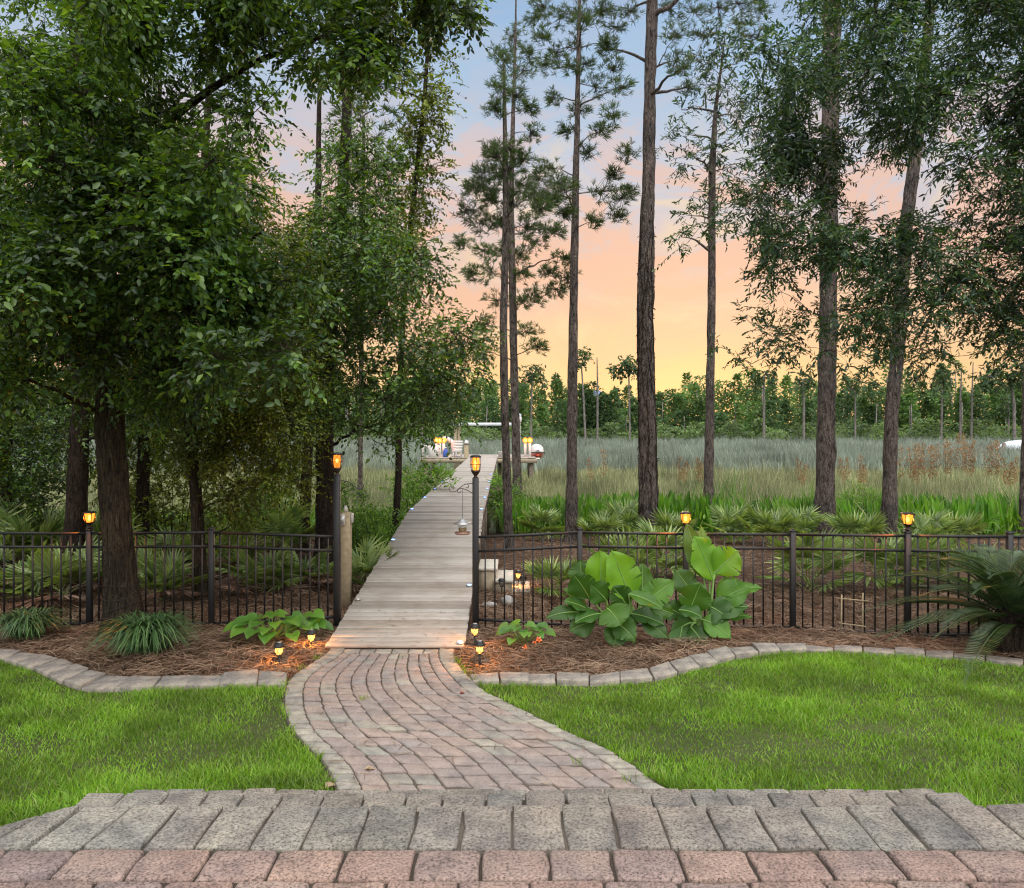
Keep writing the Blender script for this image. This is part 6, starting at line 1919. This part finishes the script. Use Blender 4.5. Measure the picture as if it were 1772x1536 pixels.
dock_lamp_post(909, 41.4, "lit white lamp post right of the boardwalk, by the pine pair")
dock_lamp_post(917, 41.2, "lit white lamp post right beside the red boat bow")
def ladder_rails():
    root = thing("dock_ladder", "white curved ladder handrails at the left end of the dock", "ladder", (-4.55, 40.9, DZ))
    for dy in (0, .45):
        mb = MB(); tube([(-4.7, 40.7 + dy, DZ), (-4.7, 40.7 + dy, DZ + .45)] + [(-4.53 - .17 * math.cos(a), 40.7 + dy, DZ + .45 + .17 * math.sin(a)) for a in np.linspace(.3, math.pi - .1, 8)] + [(-4.36, 40.7 + dy, DZ)], .03, 8, mb)
        mb.build("handrail", MT['white'], root)
    for z in (.15, .3, .45):
        mb = MB(); box((-4.7, 40.925, DZ + z), (.05, .43, .04), mb=mb)
        mb.build("rung", MT['white'], root)
    mb = MB(); box((-4.1, 41.0, DZ + .33), (.45, .6, .64), mb=mb, bev=.03)
    tag(mb.build("dock_box", MT['white'], origin=(-4.1, 41, DZ)), "white storage box on the dock right of the ladder", "storage box")
ladder_rails()
def slide_arch():
    Y = 41.4
    root = thing("davit", "white curved davit arm arching on the dock beside the lamps", "davit", (-3.3, Y, DZ))
    pts = [pp(789, 797, Y), pp(787, 780, Y), pp(783, 766, Y), pp(777, 759, Y), pp(770, 758, Y), pp(767, 762, Y)]
    q = np.array(pts)
    mb = MB(); tube(np.concatenate([bez(q[0], q[1], q[2], 6), bez(q[2], q[3], q[4], 6)[1:], q[5:]]), .13, 10, mb)
    mb.build("arm", MT['white'], root, smooth=True)
    mb = MB(); lathe((q[0][0], Y, DZ + .01), [(.22, 0), (.2, .06)], 12, mb)
    mb.build("base", MT['steel'], root)
slide_arch()
def jug():
    x = (771 - CX) * 40.9 / F
    root = thing("water_jug", "blue jug standing on the dock between the lamps and white bench", "jug", (x, 40.9, DZ))
    mb = MB(); lathe((x, 40.9, DZ + .012), [(.12, 0), (.13, .05), (.13, .34), (.06, .42), (.055, .47)], 14, mb)
    mb.build("body", MT['blue'], root, smooth=True)
    mb = MB(); lathe((x, 40.9, DZ + .483), [(.065, 0), (.065, .04)], 12, mb)
    mb.build("cap", MT['white'], root)
jug()
def bench():
    Y = 41.0
    xa, xb = (785 - CX) * Y / F, (800 - CX) * Y / F
    root = thing("dock_bench", "white slatted bench with leaning back panel on the dock", "bench", ((xa + xb) / 2, Y, DZ))
    for i in range(4):
        f = i / 3
        mb = MB(); box(((xa + xb) / 2, Y - .05 + .06 * f, DZ + .40 + .14 * i), (xb - xa + .02 * i, .03, .115), mb=mb)
        mb.build("back_slat", MT['white'], root)
    mb = MB(); box(((xa + xb) / 2, Y - .33, DZ + .33), (xb - xa, .5, .05), mb=mb)
    mb.build("seat", MT['white'], root)
    for x in (xa + .04, xb - .04):
        for y in (Y - .52, Y - .1):
            mb = MB(); box((x, y, DZ + .155), (.06, .06, .295), mb=mb)
            mb.build("leg", MT['white'], root)
bench()
def boat_lift():
    Y = 46.0
    root = thing("boat_lift", "boat lift frame with pale overhead beam and white motor behind the dock", "boat lift", (-.6, Y, gz(Y)))
    xa, xb = (784 - CX) * Y / F, (900 - CX) * Y / F
    zb = pp(0, 736, Y)[2]
    mb = MB(); box(((xa + xb) / 2, Y, zb + .08), (xb - xa, .22, .17), mb=mb, bev=.01)
    mb.build("beam", MT['steel'] if False else MT['tarp'], root)
    for px in (788, 794, 897):
        x = (px - CX) * Y / F
        mb = MB(); tube([(x, Y + .25, gz(Y) - .5), (x, Y + .25, zb + (.0 if px < 890 else .45))], .09 if px < 890 else .13, 10, mb)
        mb.build("post", MT['wood'] if px < 890 else MT['white'], root)
    x = (898 - CX) * Y / F
    mb = MB(); box((x, Y - .05, zb + .36), (.32, .34, .36), mb=mb, bev=.05)
    m = mb.build("motor_box", MT['white'], root)
    mb = MB(); lathe((x + .02, Y - .05, zb + .541), [(.14, 0), (.12, .1), (.05, .16)], 12, mb)
    mb.build("motor_cap", MT['tarp'], m)
boat_lift()
def bow_boat(label):
    Y = 41.6
    c = pp(931, 797, Y)
    root = thing("small_boat", label, "boat", (c[0], Y, c[2]))
    n = 9
    for name, sgn, mat in (("hull", 0, 'hull'), ("canopy", 1, 'white')):
        V = []
        for i in range(n):
            u = i / (n - 1)
            y = Y + .05 + u * 2.6
            wv = .36 * min(1, (u * 1.9 + .12)) ** .5
            a = np.linspace(0, math.pi, 9)
            for t_ in a:
                if sgn == 0:
                    V.append((c[0] - math.cos(t_) * wv, y, c[2] + .42 - math.sin(t_) ** .75 * .40 * min(1, u * 2 + .45)))
                else:
                    V.append((c[0] - math.cos(t_) * wv * 1.02, y, c[2] + .425 + math.sin(t_) ** .8 * .42 * min(1, u * 1.5 + .35)))
        Fq = [[i * 9 + j, i * 9 + j + 1, (i + 1) * 9 + j + 1, (i + 1) * 9 + j] for i in range(n - 1) for j in range(8)]
        caps = [list(range(9)), list(range((n - 1) * 9, n * 9))]
        mb = MB(); mb.add(np.array(V), [np.array(Fq), np.array(caps)])
        mb.build(name, MT[mat], root, smooth=False)
    mb = MB()
    a = np.linspace(0, 2 * math.pi, 5)
    tube([(c[0] - .37, Y + .3, c[2] + .43), (c[0] - .22, Y + .02, c[2] + .44), (c[0] + .22, Y + .02, c[2] + .44), (c[0] + .37, Y + .3, c[2] + .43)], .03, 6, mb)
    mb.build("rub_rail", MT['iron'], root)
    for px, dy in ((924, 0.2), (931, .1)):
        x = (px - CX) * (Y - .9) / F
        mb = MB(); box((x, Y - .8 + dy, .63), (.22, .25, .08), mb=mb, bev=.03)
        tag(mb.build("dock_float", MT['white'], origin=(x, Y - .8 + dy, .6)), "white float low in the grass, " + ("left one under the red boat" if px == 924 else "right one under the red boat"), "float")
bow_boat("small boat with red hull and white top, bow on, at the dock's right end")
def bucket():
    x = (866 - CX) * 40.8 / F
    root = thing("bucket", "small pale bucket on the dock left of the pine pair", "bucket", (x, 40.8, DZ))
    mb = MB(); lathe((x, 40.8, DZ + .012), [(.11, 0), (.14, .30), (.15, .31), (.13, .31), (.10, .04)], 14, mb)
    mb.build("body", MT['white'], root)
    mb = MB(); tube([(x - .145, 40.8, DZ + .3), (x - .1, 40.7, DZ + .18), (x + .1, 40.7, DZ + .18), (x + .145, 40.8, DZ + .3)], .006, 5, mb)
    mb.build("handle", MT['steel'], root)
bucket()
def far_boat():
    Y = 75.0
    a, b = pp(1722, 784, Y), pp(1800, 784, Y)
    root = thing("covered_boat", "white motorboat under a pale cover beyond the reed plumes", "boat", ((a[0] + b[0]) / 2, Y, a[2]))
    def loft(name, prof, mat):
        n, m = len(prof), 9
        V = []
        for (x, wv, zl, zh) in prof:
            for t_ in np.linspace(0, math.pi, m):
                V.append((x, Y - math.cos(t_) * wv, zl + (zh - zl) * math.sin(t_) ** .6))
        Fq = [[i * m + j, i * m + j + 1, (i + 1) * m + j + 1, (i + 1) * m + j] for i in range(n - 1) for j in range(m - 1)]
        caps = [list(range(m)), list(range((n - 1) * m, n * m))] + [[i * m, (i + 1) * m, (i + 1) * m + m - 1, i * m + m - 1] for i in range(0)]
        mb = MB(); mb.add(np.array(V), [np.array(Fq), np.array(caps)])
        mb.build(name, MT[mat], root)
    z = a[2]
    X = lambda px: (px - CX) * Y / F
    loft("hull", [(X(1719), .12, z + .3, z + .02), (X(1726), .5, z + .33, z - .2), (X(1745), .9, z + .36, z - .3), (X(1800), 1.0, z + .40, z - .3)], 'white')
    loft("cover", [(X(1728), .25, z + .41, z + .55), (X(1736), .6, z + .41, z + .95), (X(1748), .85, z + .42, z + 1.2), (X(1768), .95, z + .42, z + 1.3), (X(1800), .9, z + .42, z + 1.25)], 'tarp')
far_boat()
piling_tall(1737, 762, "dark piling standing against the covered boat", .16, 72.0, False, 'timber')
piling_tall(1697, 768, "dark piling with white band in the grass left of the covered boat", .16, 73.0, False, 'timber')
